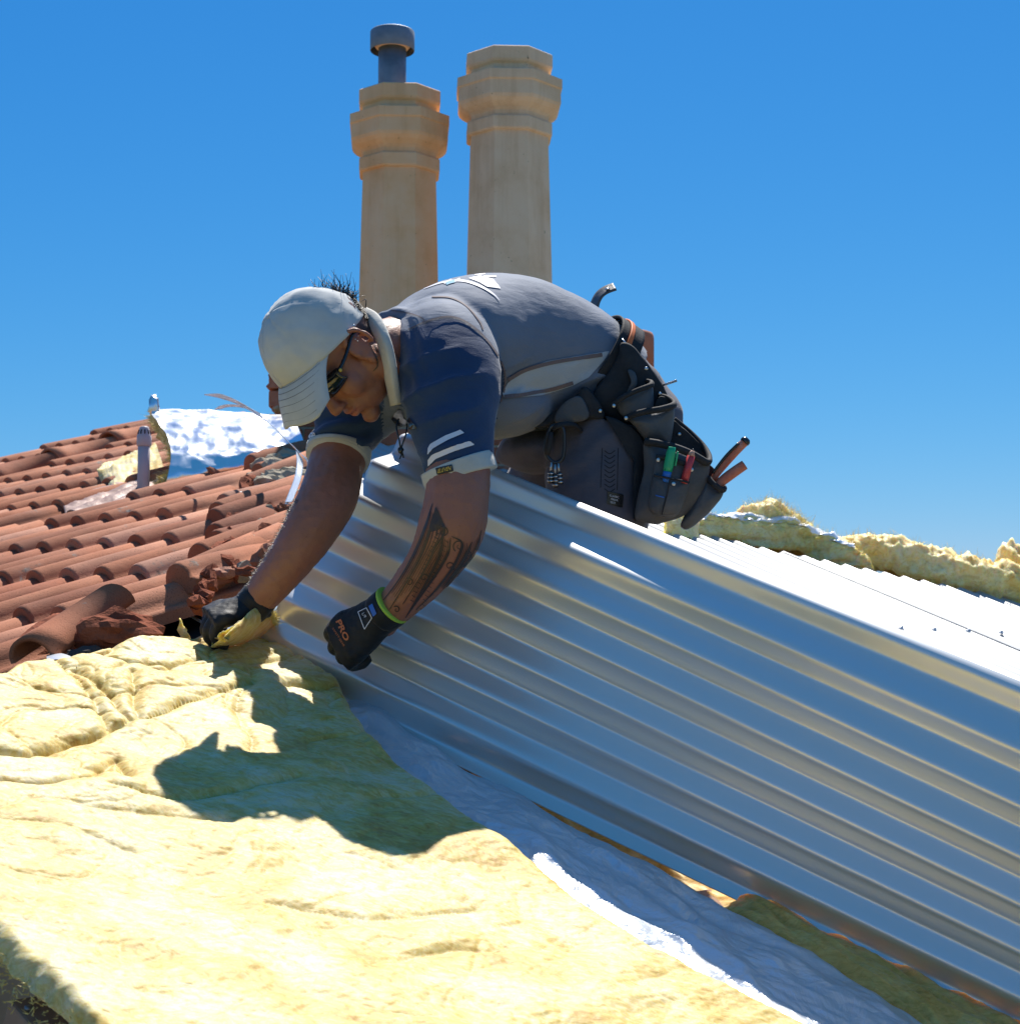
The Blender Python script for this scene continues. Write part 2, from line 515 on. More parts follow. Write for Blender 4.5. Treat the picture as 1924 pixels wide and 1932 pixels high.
for k in range(-1, 7):
    u = bu + 0.62 * k
    r_ = run(lambda c: under_roof(c, u), CM0 - 0.8, CM1)
    if r_ is None: continue
    Geo().add(box_geo(PD.at((r_[0] + r_[1]) / 2, u, -0.02), PD.c * (r_[1] - r_[0]) / 2, PD.u * 0.037, PD.n * 0.019, 0.004)).build('roof_batten', M['wood'], house, False)
for k in range(10):
    c = CM0 + 0.35 + 0.6 * k
    r_ = run(lambda u: under_roof(c, u), EAVE_M, 4.2)
    if r_ is None or c > CM1: continue
    Geo().add(box_geo(PD.at(c, (r_[0] + r_[1]) / 2, -0.115), PD.c * 0.02, PD.u * (r_[1] - r_[0]) / 2, PD.n * 0.07)).build('rafter', M['wood'], house, False)
nl = material('nail', (0.25, 0.26, 0.28), 0.4, 0.9)
Geo().add(ell_geo(PD.hit(54, 1903, 0.002), PD.c * 0.006, PD.u * 0.005, PD.n * 0.004, 8, 6)).build('nail', nl, house)

# deck under the tiles
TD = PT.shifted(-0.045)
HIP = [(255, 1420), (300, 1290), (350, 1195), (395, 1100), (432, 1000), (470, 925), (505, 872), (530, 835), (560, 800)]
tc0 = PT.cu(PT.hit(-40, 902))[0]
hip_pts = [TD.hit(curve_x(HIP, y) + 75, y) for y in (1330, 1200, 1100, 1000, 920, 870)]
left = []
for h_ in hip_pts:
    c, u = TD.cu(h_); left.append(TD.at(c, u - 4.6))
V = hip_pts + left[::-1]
mesh('tile_underlay', V, [tuple(range(len(V)))], M['dark'], house, False)  # coloured near black so the gaps between tiles look unlit

# walls below the eaves
def wall(a, b, zt):
    a, b = np.asarray(a, float), np.asarray(b, float)
    d = b - a; d[2] = 0; L = np.linalg.norm(d); d /= L; nn = np.array((-d[1], d[0], 0))
    m = (a + b) / 2; zc = (zt + GZ) / 2
    Geo().add(box_geo((m[0], m[1], zc), d * L / 2, nn * 0.11, (0, 0, (zt - GZ) / 2))).build('wall', M['wall'], house, False)
w0 = PD.at(CM0 - 0.1, EAVE_M + 0.5); w1 = PD.at(CM1 - 0.3, EAVE_M + 0.5)
wall(w0, w1, w0[2] - 0.25)
wb = w0 + np.array((-2.4, 6.5, 0)); wall(w0, wb, w0[2] - 0.35)
wc = w1 + np.array((1.0, 7.0, 0)); wall(w1, wc, w0[2] - 0.35); wall(wb, wc, w0[2] - 0.35)

# ------------------------------------------------------------------ clay tiles
def tile_geo(length=0.395, cut=None, seed=0):
    """local x across, y up the slope, z out; roll on the right of a shallow pan, solid lower end"""
    top = [(0.0, 0.006), (0.010, -0.004), (0.032, -0.010), (0.049, -0.004)]
    for a in np.linspace(168, 10, 9):
        top.append((0.097 + 0.043 * math.cos(R(a)), 0.006 + 0.045 * math.sin(R(a)) * 1.18))
    top += [(0.147, 0.016), (0.156, 0.007)]
    ys = [(0.0, 0.93), (0.012, 1.0), (length * 0.5, 1.0), (length, 0.97)]
    n = len(top); V = []
    rg = np.random.default_rng(seed)
    jag = rg.normal(0, 0.016, n) if cut else np.zeros(n)
    for k, (y, s) in enumerate(ys):
        for j, (x, z) in enumerate(top):
            V.append((x, y + (jag[j] if k == 3 else 0), z * s))
    for y, s in ys:
        V.append((0.0, y, -0.018)); V.append((0.156, y, -0.018))
    F = []
    for k in range(3):
        for j in range(n - 1):
            F.append((k * n + j, k * n + j + 1, (k + 1) * n + j + 1, (k + 1) * n + j))
    b = 4 * n
    for k in range(3):
        F.append((b + 2 * k + 1, b + 2 * k + 3, (k + 1) * n + n - 1, k * n + n - 1))
        F.append((b + 2 * k, k * n, (k + 1) * n, b + 2 * k + 2))
    F.append((b,) + (b + 1,) + tuple(range(n - 1, -1, -1)))
    F.append((b + 7, b + 6) + tuple(3 * n + j for j in range(n)))
    return V, F

def tile_me(name, **kw):
    me = bpy.data.meshes.new(name); V, F = tile_geo(**kw)
    me.from_pydata(V, [], F); me.materials.append(M['tile'])
    me.polygons.foreach_set('use_smooth', [len(f) == 4 and max(f) < 60 for f in F]); me.update()
    return me
tile_whole = tile_me('clay_tile')
tile_broken = [tile_me('broken_clay_tile', length=L, cut=True, seed=s) for s, L in enumerate((0.20, 0.27, 0.33, 0.24))]

roof = empty('tiled_roof', PT.at(0, 0))
tag(roof, 'old red clay tile slope with broken hip edge on the left', 'tiled roof')
TW, TL = 0.152, 0.333
c_hm, u_hm = PT.cu(PT.hit(144, 1067))
ci0 = int(math.floor((tc0 - c_hm) / TW)) + 1
hm = {}
vp_c, vp_u = PT.cu(PT.hit(270, 945))
for i in range(ci0, 12):
    for j in range(-22, 24):
        c = c_hm - 0.097 + TW * i; u = u_hm + TL * j
        x, y = pix(PT.at(c + 0.09, u + 0.17))
        x0, y0 = pix(PT.at(c + 0.09, u + 0.0))
        if x < -300 or x > 720 or y > 1262 or y < 700 or (x > 290 and y < 815): continue
        bx = curve_x(HIP, y)
        broken = x > bx - 52
        if x > bx + 4: continue
        if x0 > -20 and y0 > np.interp(x0, [0, 110, 190, 260, 360], [1262, 1238, 1222, 1206, 1190]) + 6: continue   # the blanket covers these
        if abs(c + 0.07 - vp_c) < 0.13 and -0.45 < u + 0.17 - vp_u < 0.1: continue     # lead flashing lies here
        o = bpy.data.objects.new('clay_tile', tile_broken[int(rng.integers(4))] if broken else tile_whole)
        link(o, roof)
        mw = PT.matrix(c, u, 0.022 + rng.normal(0, 0.0012))
        rot = Matrix.Rotation(R(-3.4 + rng.normal(0, 0.5)), 4, 'X') @ Matrix.Rotation(R(rng.normal(0, 0.5)), 4, 'Z')
        o.matrix_basis = Matrix.Translation(-roof.location) @ mw @ rot
roof_T = PT.matrix(0, 0)

# far verge: a row of half-round cap tiles
def cap_geo(L=0.40, r=0.085, flare=1.16, th=0.013, n=10, arc=200):
    V = []; F = []
    st = [(0, r * flare), (0.05, r * flare), (0.07, r * 1.06), (L, r)]
    for y, rr in st:
        for s in (0, th):
            for a in np.linspace(90 - arc / 2, 90 + arc / 2, n):
                V.append(((rr - s) * math.cos(R(a)), y, (rr - s) * math.sin(R(a)) * 0.85))
    m = 2 * n
    for k in range(len(st) - 1):
        for j in range(n - 1):
            F.append((k * m + j + 1, k * m + j, (k + 1) * m + j, (k + 1) * m + j + 1))
            F.append((k * m + n + j, k * m + n + j + 1, (k + 1) * m + n + j + 1, (k + 1) * m + n + j))
        for j in (0, n - 1):
            F.append((k * m + j, k * m + n + j, (k + 1) * m + n + j, (k + 1) * m + j))
    for k in (0, len(st) - 1):
        for j in range(n - 1):
            F.append((k * m + j, k * m + j + 1, k * m + n + j + 1, k * m + n + j))
    return V, F
cap_me = bpy.data.meshes.new('cap_tile'); V, F = cap_geo(); cap_me.from_pydata(V, [], F); cap_me.materials.append(M['tile'])
cap_me.polygons.foreach_set('use_smooth', [True] * len(F)); cap_me.update()
vc, vu = PT.cu(PT.hit(100, 896))
for k in range(-4, 6):
    if pix(PT.at(vc, vu + 0.345 * k + 0.3))[0] > 400: break
    o = link(bpy.data.objects.new('cap_tile', cap_me), roof)
    mw = PT.matrix(vc, vu + 0.345 * k, 0.045)
    o.matrix_basis = Matrix.Translation(-roof.location) @ mw @ Matrix.Rotation(R(-2.5 + rng.normal(0, 0.5)), 4, 'X') @ Matrix.Rotation(R(rng.normal(0, 1)), 4, 'Z')

# red pointing mortar left along the hip, rubble and broken tile pieces
hp = spline([(374, 1146), (382, 1128), (392, 1105), (408, 1060), (425, 1012), (440, 965), (458, 930), (480, 898)], 90)
P3 = np.array([PT.hit(x, y, 0.066) for x, y in hp])
rad = 0.013 + 0.012 * fbm(np.arange(90)[:, None] * np.array([[0.21, 0.13, 0.07]]), 3)
P3 += 0.012 * np.stack([fbm(np.arange(90)[:, None] * 0.19 + np.array([[k, 2, 5.5]]), 2) for k in (1, 9, 17)], 1)
Vt, Ft = tube_geo(P3, np.clip(rad, 0.006, 0.05), 10)
Vt = Vt + 0.014 * np.stack([fbm(Vt * 34 + k, 3) for k in (0, 5, 11)], 1)
Geo().add((Vt, Ft)).build('pointing_mortar', M['redmortar'], roof, False)
for k in range(260):
    t = rng.random(); y = 1092 - 228 * t
    off = rng.uniform(-12, 95) if t < 0.75 else rng.uniform(10, 60)
    x = curve_x(HIP, y) + off
    r = 0.005 + 0.016 * rng.random() ** 2
    p = PT.hit(x, y, 0.03 + r * 0.6 + rng.uniform(0, 0.03))
    mm = 'mortar' if t > 0.78 or rng.random() < 0.14 else ('tile' if rng.random() < 0.35 else 'redmortar')
    Geo().add(rock_geo(p, r, k, rng.uniform(0.6, 1.5, 3), 2, 0.55)).build('mortar_chunk', M[mm], roof, False)
for k in range(3, 16):
    y = 1190 - 20 * k + rng.uniform(-6, 6); x = curve_x(HIP, y) + rng.uniform(40, 85)
    o = link(bpy.data.objects.new('broken_tile', tile_broken[k % 4]), roof)
    c, u = PT.cu(PT.hit(x - 30, y + 6, 0.0))
    o.matrix_basis = (Matrix.Translation(-roof.location) @ PT.matrix(c - 0.1, u - 0.08, 0.03 + rng.uniform(0, 0.02))
                      @ Matrix.Rotation(R(rng.normal(0, 4)), 4, 'Z') @ Matrix.Rotation(R(rng.normal(-3, 3)), 4, 'X') @ Matrix.Rotation(R(rng.normal(0, 6)), 4, 'Y'))
# pale mortar lumps at the top of the hip
for k, (x, y, r) in enumerate([(520, 868, .05), (512, 885, .055), (500, 905, .045), (528, 890, .05), (535, 910, .05), (515, 920, .045), (545, 925, .04), (540, 870, .045), (505, 850, .04), (550, 900, .04)]):
    Geo().add(rock_geo(PT.hit(x, y, 0.05), r, 200 + k, (1.3, 0.9, 0.8), 3, 0.5)).build('mortar_lump', M['mortar'], roof, False)

# ------------------------------------------------------------------ insulation blanket in front
def coons(top, bot, lef, rig, nu, nv):
    top, bot, lef, rig = resample(top, nu), resample(bot, nu), resample(lef, nv), resample(rig, nv)
    s = np.linspace(0, 1, nu)[None, :, None]; t = np.linspace(0, 1, nv)[:, None, None]
    A = (1 - t) * top[None] + t * bot[None] + (1 - s) * lef[:, None] + s * rig[:, None]
    B = (1 - s) * (1 - t) * top[0] + s * (1 - t) * top[-1] + (1 - s) * t * bot[0] + s * t * bot[-1]
    return A - B

def on_plane(poly, pl):
    return np.array([pl.cu(pl.hit(x, y)) for x, y in poly])

top = [(-330, 1320), (-120, 1292), (0, 1262), (40, 1240), (110, 1236), (190, 1218), (260, 1200), (320, 1192), (360, 1196), (430, 1196), (505, 1178)]
rig = [(505, 1178), (530, 1192), (575, 1232), (612, 1262), (645, 1282), (668, 1330), (705, 1378), (760, 1432), (850, 1496), (905, 1540), (960, 1572), (1035, 1632), (1100, 1690), (1160, 1728), (1240, 1782), (1400, 1868), (1560, 1940), (1760, 2040)]
bot = [(330, 2052), (600, 2130), (1200, 2100), (1760, 2040)]
lef = [(-330, 1320), (-190, 1545), (0, 1756), (100, 1842), (204, 1934), (330, 2052)]
NU, NV = 460, 560
cuts = coons(on_plane(top, PM), on_plane(bot, PM), on_plane(lef, PM), on_plane(rig, PM), NU, NV)
C_, U_ = cuts[..., 0], cuts[..., 1]
base = PM.p + C_[..., None] * PM.c + U_[..., None] * PM.u
q = np.stack([C_, U_, np.zeros_like(C_)], -1)
h = 0.013 * fbm(q * 2.4, 2) + 0.011 * np.clip((U_ + 0.95) / 0.8, 0.55, 1) * fbm(q * np.array([5.0, 7.0, 1]) + 3, 1) + 0.0060 * fbm(q * np.array([6.0, 11, 1]) + 5, 3)
fade = np.clip((U_ + 0.95) / 0.8, 0.26, 1)
wq = q + 0.05 * np.stack([fbm(q * 6 + 1, 2), fbm(q * 6 + 7, 2), 0 * C_], -1)
v1 = np.abs(noise(wq * np.array([4.2, 7.0, 1]) + 21)); v2 = np.abs(noise(wq * np.array([10.0, 17, 1]) + 33)); v3 = np.abs(noise(wq * np.array([24.0, 40, 1]) + 51))
h += fade * (0.004 * (1 - np.exp(-v1 / 0.10)) - 0.006 * np.exp(-v1 / 0.04)) + fade * (0.0016 * (1 - np.exp(-v2 / 0.12)) - 0.0024 * np.exp(-v2 / 0.045)) - (0.5 + 0.5 * fade) * 0.0014 * np.exp(-v3 / 0.07)
h += 0.0011 * fbm(q * np.array([30.0, 80, 1]) + 9, 4) + 0.0006 * fbm(q * np.array([110.0, 110, 1]) + 31, 3)
creases = [[(0, 1415), (60, 1422), (130, 1405), (185, 1385), (215, 1372)], [(215, 1372), (300, 1352), (390, 1315), (480, 1285)],
           [(150, 1262), (205, 1310), (232, 1345), (262, 1362)], [(100, 1235), (140, 1275), (175, 1320), (200, 1372)],
           [(0, 1475), (70, 1478), (150, 1462)], [(150, 1462), (215, 1425), (232, 1465)], [(215, 1490), (330, 1510), (460, 1490), (560, 1470)],
           [(255, 1270), (258, 1330), (270, 1355)], [(150, 1520), (300, 1535), (430, 1545)], [(520, 1290), (600, 1300), (650, 1290)],
           [(0, 1550), (120, 1560), (260, 1600)], [(500, 1700), (700, 1730), (900, 1705)], [(480, 1270), (450, 1330), (470, 1420)], [(700, 1505), (820, 1490)], [(700, 1820), (850, 1790), (950, 1795)], [(200, 1235), (300, 1262), (390, 1240)]]
depth_ = [0.045, 0.04, 0.035, 0.03, 0.035, 0.03, 0.026, 0.03, 0.018, 0.022, 0.014, 0.016, 0.02, 0.014, 0.014, 0.025]
for cr, dp in zip(creases, depth_):
    S = resample(on_plane(cr, PM), 50)
    wob = 0.010 * fbm(np.stack([S[:, 0] * 9, S[:, 1] * 9, S[:, 0] * 0 + dp * 99], 1), 2)
    S = S + np.stack([wob, -wob], 1)
    d2 = np.full(C_.shape, 9.0)
    for a in S: d2 = np.minimum(d2, (C_ - a[0]) ** 2 + (U_ - a[1]) ** 2)
    dd = np.sqrt(d2)
    h += -0.42 * dp * np.exp(-(dd / 0.008) ** 1.1) + dp * 0.10 * np.exp(-((dd - 0.03) / 0.04) ** 2)
s_ = np.linspace(0, 1, NU)[None, :]; t_ = np.linspace(0, 1, NV)[:, None]
wid = np.abs(C_[:, -1:] - C_[:, :1]); eL = s_ * wid; eR = (1 - s_) * wid
eT = t_ * 2.2
edge = np.minimum(np.minimum(eL, eR), eT)
jag = 0.005 * fbm(q * 30 + 3, 3)
rl = np.sqrt(np.clip(1 - np.clip(1 - edge / 0.035, 0, 1) ** 2, 0, 1))
H = h * np.clip(edge / 0.03, 0, 1) + (rl - 1) * 0.030
top_g = base + H[..., None] * PM.n
# ragged border
bw = np.clip(1 - edge / 0.04, 0, 1)
top_g = top_g + (jag * bw)[..., None] * PM.c + (0.005 * fbm(q * 34 + 8, 3) * bw)[..., None] * PM.u
# skirt all round down to the deck
ring = lambda g_: g_
skirt = []
for k, (dn, inn) in enumerate([(0.012, -0.002), (0.030, 0.001), (0.045, 0.004), (0.058, 0.010)]):
    skirt.append((dn, inn))
left_cols = []; right_cols = []
for dn, inn in skirt:
    jl = 0.006 * fbm(np.stack([C_[:, 0] * 40, U_[:, 0] * 40, np.full(NV, dn * 300)], 1), 3)
    left_cols.append(top_g[:, 0] - dn * 0.22 * PM.n + (inn + jl)[:, None] * PM.c)
    jr = 0.006 * fbm(np.stack([C_[:, -1] * 40, U_[:, -1] * 40, np.full(NV, dn * 300 + 50)], 1), 3)
    right_cols.append(top_g[:, -1] - dn * PM.n - (inn + jr)[:, None] * PM.c)
full = np.concatenate([np.stack(left_cols[::-1], 1), top_g, np.stack(right_cols, 1)], 1)
toprow = []
for dn, inn in skirt: toprow.append(full[0] - (dn * 1.3) * PM.n - inn * PM.u)
full = np.concatenate([np.stack(toprow[::-1], 0), full], 0)
blanket = grid_mesh('insulation_blanket', full, M['wool'])
tag(blanket, 'wide yellow glass wool blanket rolled out in the foreground', 'insulation')

M['fibre'] = material('glass_fibre', (0.70, 0.57, 0.2), 0.6, 0, 0.8)
def fuzz(name, pts, nrm, n_per, L, parent, spread=0.6):
    """short stray fibres as fine three-sided spikes, one object"""
    V = []; F = []
    for p, nn in zip(pts, nrm):
        for _ in range(n_per):
            d = nn + rng.normal(0, spread, 3); d /= np.linalg.norm(d)
            l = L * rng.uniform(0.4, 1.5); w = 0.0005 + 0.0006 * rng.random()
            a = np.cross(d, rng.normal(size=3)); a /= np.linalg.norm(a); b = np.cross(d, a)
            b0 = p + rng.normal(0, 0.003, 3) - d * 0.003; bend = rng.normal(0, 0.3, 3) * l
            k = len(V)
            for s in range(3):
                ph = 2.1 * s; V.append(b0 + w * (math.cos(ph) * a + math.sin(ph) * b))
            mid = b0 + d * l * 0.55 + bend * 0.3
            for s in range(3):
                ph = 2.1 * s; V.append(mid + 0.7 * w * (math.cos(ph) * a + math.sin(ph) * b))
            V.append(b0 + d * l + bend)
            for s in range(3):
                s2 = (s + 1) % 3
                F.append((k + s, k + s2, k + 3 + s2, k + 3 + s)); F.append((k + 3 + s, k + 3 + s2, k + 6))
    o = mesh(name, V, F, M['fibre'], parent, False)
    tag(o, kind='stuff')
    return o
sel = rng.integers(0, NV, 900)
pl = top_g[sel, 0] - rng.uniform(-0.005, 0.05, 900)[:, None] * PM.n
sel2 = rng.integers(0, NV, 900)
pr = top_g[sel2, -1] - rng.uniform(-0.005, 0.05, 900)[:, None] * PM.n
sel3 = rng.integers(0, NU, 500); pt = top_g[0, sel3]
pts = np.concatenate([pl, pr, pt]); nr = np.concatenate([np.tile(-PM.c + 0.3 * PM.n, (900, 1)), np.tile(PM.c + 0.3 * PM.n, (900, 1)), np.tile(PM.u + 0.6 * PM.n, (500, 1))])
fuzz('loose_fibre', pts, nr, 2, 0.008, blanket)

# ------------------------------------------------------------------ corrugated sheets
def wave(x):
    s = np.sin(x)
    return np.arcsin(0.88 * s) / math.asin(0.88)          # flat flanks, rounded crests

A_ = 0.0120
NR = 7.0
TLp, TRp = D(771, 820, 3.55), D(1924, 1279, 2.61)
BLp, BRp = PM.hit(462, 1252, -0.06), PM.hit(1924, 1955, -0.06)
t = np.linspace(-0.0, 1.28, 260)[:, None, None]; w = np.linspace(0, 1, 190)[None, :, None]
S = (1 - w) * ((1 - t) * TLp + t * TRp) + w * ((1 - t) * BLp + t * BRp)
du = np.gradient(S, axis=0); dv = np.gradient(S, axis=1)
Nn = np.cross(du, dv); Nn /= np.linalg.norm(Nn, axis=2)[..., None]
if Nn[0, 0][1] > 0: Nn = -Nn
bow = 0.104 * (0.9 + 0.2 * t) * (1 - np.clip(1 - w / 0.52, 0, 1) ** 2 - w)
dent = 0.0010 * fbm(np.stack([t[..., 0] * 9 + 0 * w[..., 0], w[..., 0] * 3.0 + 0 * t[..., 0], 0 * t[..., 0] * w[..., 0]], -1), 3)
S = S + Nn * (dent[..., None] + A_ * wave(w * NR * 2 * math.pi + 0.6) + bow)
held = grid_mesh('corrugated_sheet', S[:, ::-1], M['sheet'])
sm_ = held.modifiers.new('thickness', 'SOLIDIFY'); sm_.thickness = 0.0009; sm_.offset = -1
tag(held, 'long corrugated metal roof sheet held tilted on edge by the roofer', 'roof sheet')

LP = PM.shifted(-0.045)
tl = on_plane(topline, LP)
cA = LP.cu(LP.hit(590, 1010))[0]
metal_roof = empty('metal_roof', LP.at(cA, 0))
tag(metal_roof, 'newly laid white corrugated metal roofing glaring in the sun behind the roofer', 'metal roof')
cB = LP.cu(LP.hit(2100, 1200))[0]
nsh = int((cB - cA) / 0.762) + 1
for k in range(nsh):
    c0 = cA + 0.762 * k
    cc = np.linspace(c0, c0 + 0.80, 126)
    ut = np.interp(cc, tl[:, 0], tl[:, 1]) if tl[0, 0] < tl[-1, 0] else np.interp(cc, tl[::-1, 0], tl[::-1, 1])
    lo = EAVE_M - 0.05
    tt = np.linspace(0, 1, 8)[:, None]
    uu = lo + tt * (ut[None] - lo)
    hh = A_ * 0.95 * wave(cc * 2 * math.pi / 0.0762)[None] + 0.0025 * (k % 2)
    G_ = LP.p + cc[None, :, None] * LP.c + uu[..., None] * LP.u + (hh + 0 * uu)[..., None] * LP.n
    o = grid_mesh('roof_sheet', G_, M['laid'], metal_roof)
sc_m = material('roof_screw', (0.55, 0.58, 0.62), 0.4, 0.6)
for (x, y) in [(1762, 1190), (1826, 1192), (1888, 1195), (1700, 1187)]:
    p = LP.hit(x, y, 0.012)
    T_, F_ = tube_geo([p, p + LP.n * 0.004, p + LP.n * 0.0045, p + LP.n * 0.010], [0.009, 0.009, 0.005, 0.005], 8)
    Geo().add((T_, F_)).build('roof_screw', sc_m, metal_roof)

# ------------------------------------------------------------------ chimney with three pots
CD = 6.6
ch_base = D(874, 1010, CD)
chim = empty('chimney', ch_base)
tag(chim, 'red brick chimney stack carrying two tall buff octagonal pots and one low red pot', 'chimney')
Zup = np.array((0, 0, 1.0))
def XZ(x, y, d):
    """like D but at constant world distance d straight ahead of the camera"""
    r = ray(x, y); return r * (d / r[1])
sx0, sx1 = XZ(520, 700, CD)[0], XZ(1232, 700, CD)[0]
ztop = XZ(870, 702, CD)[2]
zbot = XZ(870, 1120, CD)[2]
yd = 0.52
Geo().add(box_geo(((sx0 + sx1) / 2, CD + yd / 2, (ztop + zbot) / 2 - 0.004), ((sx1 - sx0) / 2 - 0.006, 0, 0), (0, yd / 2 - 0.006, 0), (0, 0, (ztop - zbot) / 2))).build('mortar_core', M['mortar'], chim, False)
bl, bh, jt = 0.225, 0.074, 0.010
row = 0; z = ztop
while z - bh > zbot:
    prou = 0.028 if row in (0, 1) else 0.0
    X0, X1 = sx0 - prou, sx1 + prou; Y0 = CD - prou
    x = X0 - (bl / 2 if row % 2 else 0)
    while x < X1 - 0.01:
        a, b = max(x, X0), min(x + bl, X1)
        if b - a > 0.03:
            o = box_geo(((a + b) / 2, Y0 + 0.055, z - bh / 2), ((b - a) / 2 - jt / 2, 0, 0), (0, 0.055 + rng.uniform(0, 0.004), 0), (0, 0, bh / 2 - jt / 2), 0.005)
            Geo().add(o).build('brick', M['brick'], chim, False)
        x += bl
    for side, xs in ((-1, X0), (1, X1)):
        yy = Y0 + 0.115 + (0.0 if row % 2 else 0.06)
        while yy < CD + yd + prou - 0.03:
            b = min(yy + bl, CD + yd + prou)
            Geo().add(box_geo((xs - side * 0.05, (yy + b) / 2, z - bh / 2), (0.05, 0, 0), (0, (b - yy) / 2 - jt / 2, 0), (0, 0, bh / 2 - jt / 2), 0.005)).build('brick', M['brick'], chim, False)
            yy += bl
    z -= bh; row += 1
# mortar flaunching, ragged on the left corner
for k in range(26):
    Geo().add(rock_geo((rng.uniform(sx0 - 0.01, sx0 + 0.16), CD + rng.uniform(-0.03, 0.2), ztop - rng.uniform(-0.02, 0.2)), rng.uniform(0.02, 0.045), 300 + k, (1.1, 0.9, 0.8), 2, 0.5)).build('mortar_chunk', M['mortar'] if k % 3 else M['brick'], chim, False)

POT = [(112, 79), (114, 82), (136, 82), (140, 80), (144, 75), (150, 74), (156, 80), (160, 96), (161, 100), (178, 100), (180, 97), (183, 97), (205, 97.5), (211, 95), (217, 89), (224, 78), (229, 74), (237, 73), (239, 78), (242, 81), (262, 81), (265, 79), (266, 73.6), (400, 77), (546, 80.5), (547, 86), (550, 88.5), (566, 88.5), (568, 82), (702, 82)]
def pot(cx, dy, sc, d, mat, rot):
    d0 = d + 0.12
    c = XZ(cx, 400, d0); k = d0 / (FOC * CP) * 1.0
    th = [R(rot) - math.pi / 2 + R(22.5 + 45 * j) for j in range(8)]
    V, F = [], []
    def z_of(y): return XZ(cx, y + dy, d0)[2]
    rows = []
    for y, hw in POT: rows.append((z_of(y), hw * sc / FOC * d0 / 0.924))
    rows = rows[:1] + rows
    inner = [(rows[0][0], rows[0][1] - 0.035), (rows[0][0] - 0.3, rows[0][1] - 0.05)]
    allr = inner[::-1] + rows
    for z_, r_ in allr:
        for t_ in th: V.append((c[0] + r_ * math.cos(t_), c[1] + r_ * math.sin(t_), z_))
    for i in range(len(allr) - 1):
        for j in range(8):
            F.append((i * 8 + j, i * 8 + (j + 1) % 8, (i + 1) * 8 + (j + 1) % 8, (i + 1) * 8 + j)[::-1])
    F.append(tuple(range(8)))
    # bevel the eight arrises a little so that edges catch light
    bm = bmesh.new(); vs = [bm.verts.new(v) for v in V]
    for f in F: bm.faces.new([vs[i] for i in f])
    bmesh.ops.recalc_face_normals(bm, faces=bm.faces[:])
    es = [e for e in bm.edges if abs(e.verts[0].co.z - e.verts[1].co.z) > 0.004 or True]
    bmesh.ops.bevel(bm, geom=es, offset=0.0022, segments=2, affect='EDGES', profile=0.7, clamp_overlap=True)
    bm.verts.index_update()
    o = mesh('chimney_pot', [v.co[:] for v in bm.verts], [tuple(v.index for v in f.verts) for f in bm.faces], mat, chim, False)
    bm.free()
    return o, c, z_of
pl_, cl, zl = pot(753, 67, 0.945, 6.62, M['pot_b'], 4)
pr_, cr, zr = pot(960, 0, 1.0, 6.55, M['pot_a'], 3)
pl_['label'] = 'shorter tall buff octagonal pot with a metal flue'
pr_['label'] = 'taller buff octagonal pot with open top'
# metal flue standing in the left pot
fc = XZ(740, 110, cl[1])
def fz(y): return XZ(740, y, cl[1])[2]
k_ = cl[1] / FOC
V, F = tube_geo([(fc[0], fc[1], fz(230)), (fc[0], fc[1], fz(160)), (fc[0], fc[1], fz(82))], [27 * k_] * 3, 24)
flue = Geo().add((V, F)).build('flue_pipe', M['galv'], pl_)
V, F = tube_geo([(fc[0], fc[1], z_) for z_ in (fz(96), fz(95), fz(61), fz(59))], [42 * k_, 43 * k_, 43 * k_, 41 * k_], 28)
F = F[:-2] + [F[-1]]
Geo().add((V, F)).build('flue_cap', M['galv'], pl_)
V, F = tube_geo([(fc[0], fc[1], fz(92)), (fc[0], fc[1], fz(80))], [30 * k_, 40 * k_], 24)
Geo().add((V, F)).build('flue_collar', M['pot_a'], pl_)
Geo().add(rock_geo(XZ(731, 182, cl[1] - 0.13), 0.035, 41, (1.2, 0.4, 0.5), 2, 0.3)).build('mortar_dab', M['lead'], pl_)
# low red pot on the right end of the stack
rc = XZ(1190, 700, 6.75); kk = 6.75 / FOC
rows = [(ztop - 0.005, 44), (XZ(1190, 640, 6.75)[2], 44.5), (XZ(1190, 634, 6.75)[2], 44), (XZ(1190, 629, 6.75)[2], 41), (XZ(1190, 627, 6.75)[2], 36)]
V, F = tube_geo([(rc[0], rc[1], z_) for z_, r_ in rows], [r_ * kk for z_, r_ in rows], 28)
o = Geo().add((V, F)).build('chimney_pot', M['redpot'], chim); o['label'] = 'low plain red terracotta pot'

# ------------------------------------------------------------------ vent pipe with its lead flashing
vb = PT.hit(270, 945, 0.01); dv_ = vb @ AX_F; kv = dv_ / FOC
vent = empty('vent_pipe', vb); tag(vent, 'slim grey plastic vent pipe standing out of the clay tiles', 'vent pipe')
def vtube(name, lst, n=20, mat='pvc'):
    P = [vb + Zup * (h_ * kv) for h_, r_ in lst]
    return Geo().add(tube_geo(P, [r_ * kv for h_, r_ in lst], n)).build(name, M[mat], vent)
vtube('pipe', [(-25, 11.5), (60, 11.5), (112, 11.5)])
vtube('collar', [(-20, 17), (16, 17), (20, 15.5), (21, 11)])
cp = vtube('vent_cap', [(104, 13), (105, 13.8), (122, 13.8), (124, 13), (137, 9.5), (140, 8.5), (141.5, 6)])
for a in range(10):
    t_ = a * 2 * math.pi / 10
    dr = np.array((math.cos(t_), math.sin(t_), 0)); tg_ = np.array((-math.sin(t_), math.cos(t_), 0))
    p = vb + Zup * (130.5 * kv) + dr * (11.4 * kv)
    ax = (Zup * 13 - dr * 3.5); ax /= np.linalg.norm(ax)
    o = Geo().add(box_geo(p, tg_ * 1.1 * kv, np.cross(ax, tg_) * 0.7 * kv, ax * 4.2 * kv)).build('slot_shade', M['dark'], cp, False)  # solid dark boxes stand in for the shaded openings
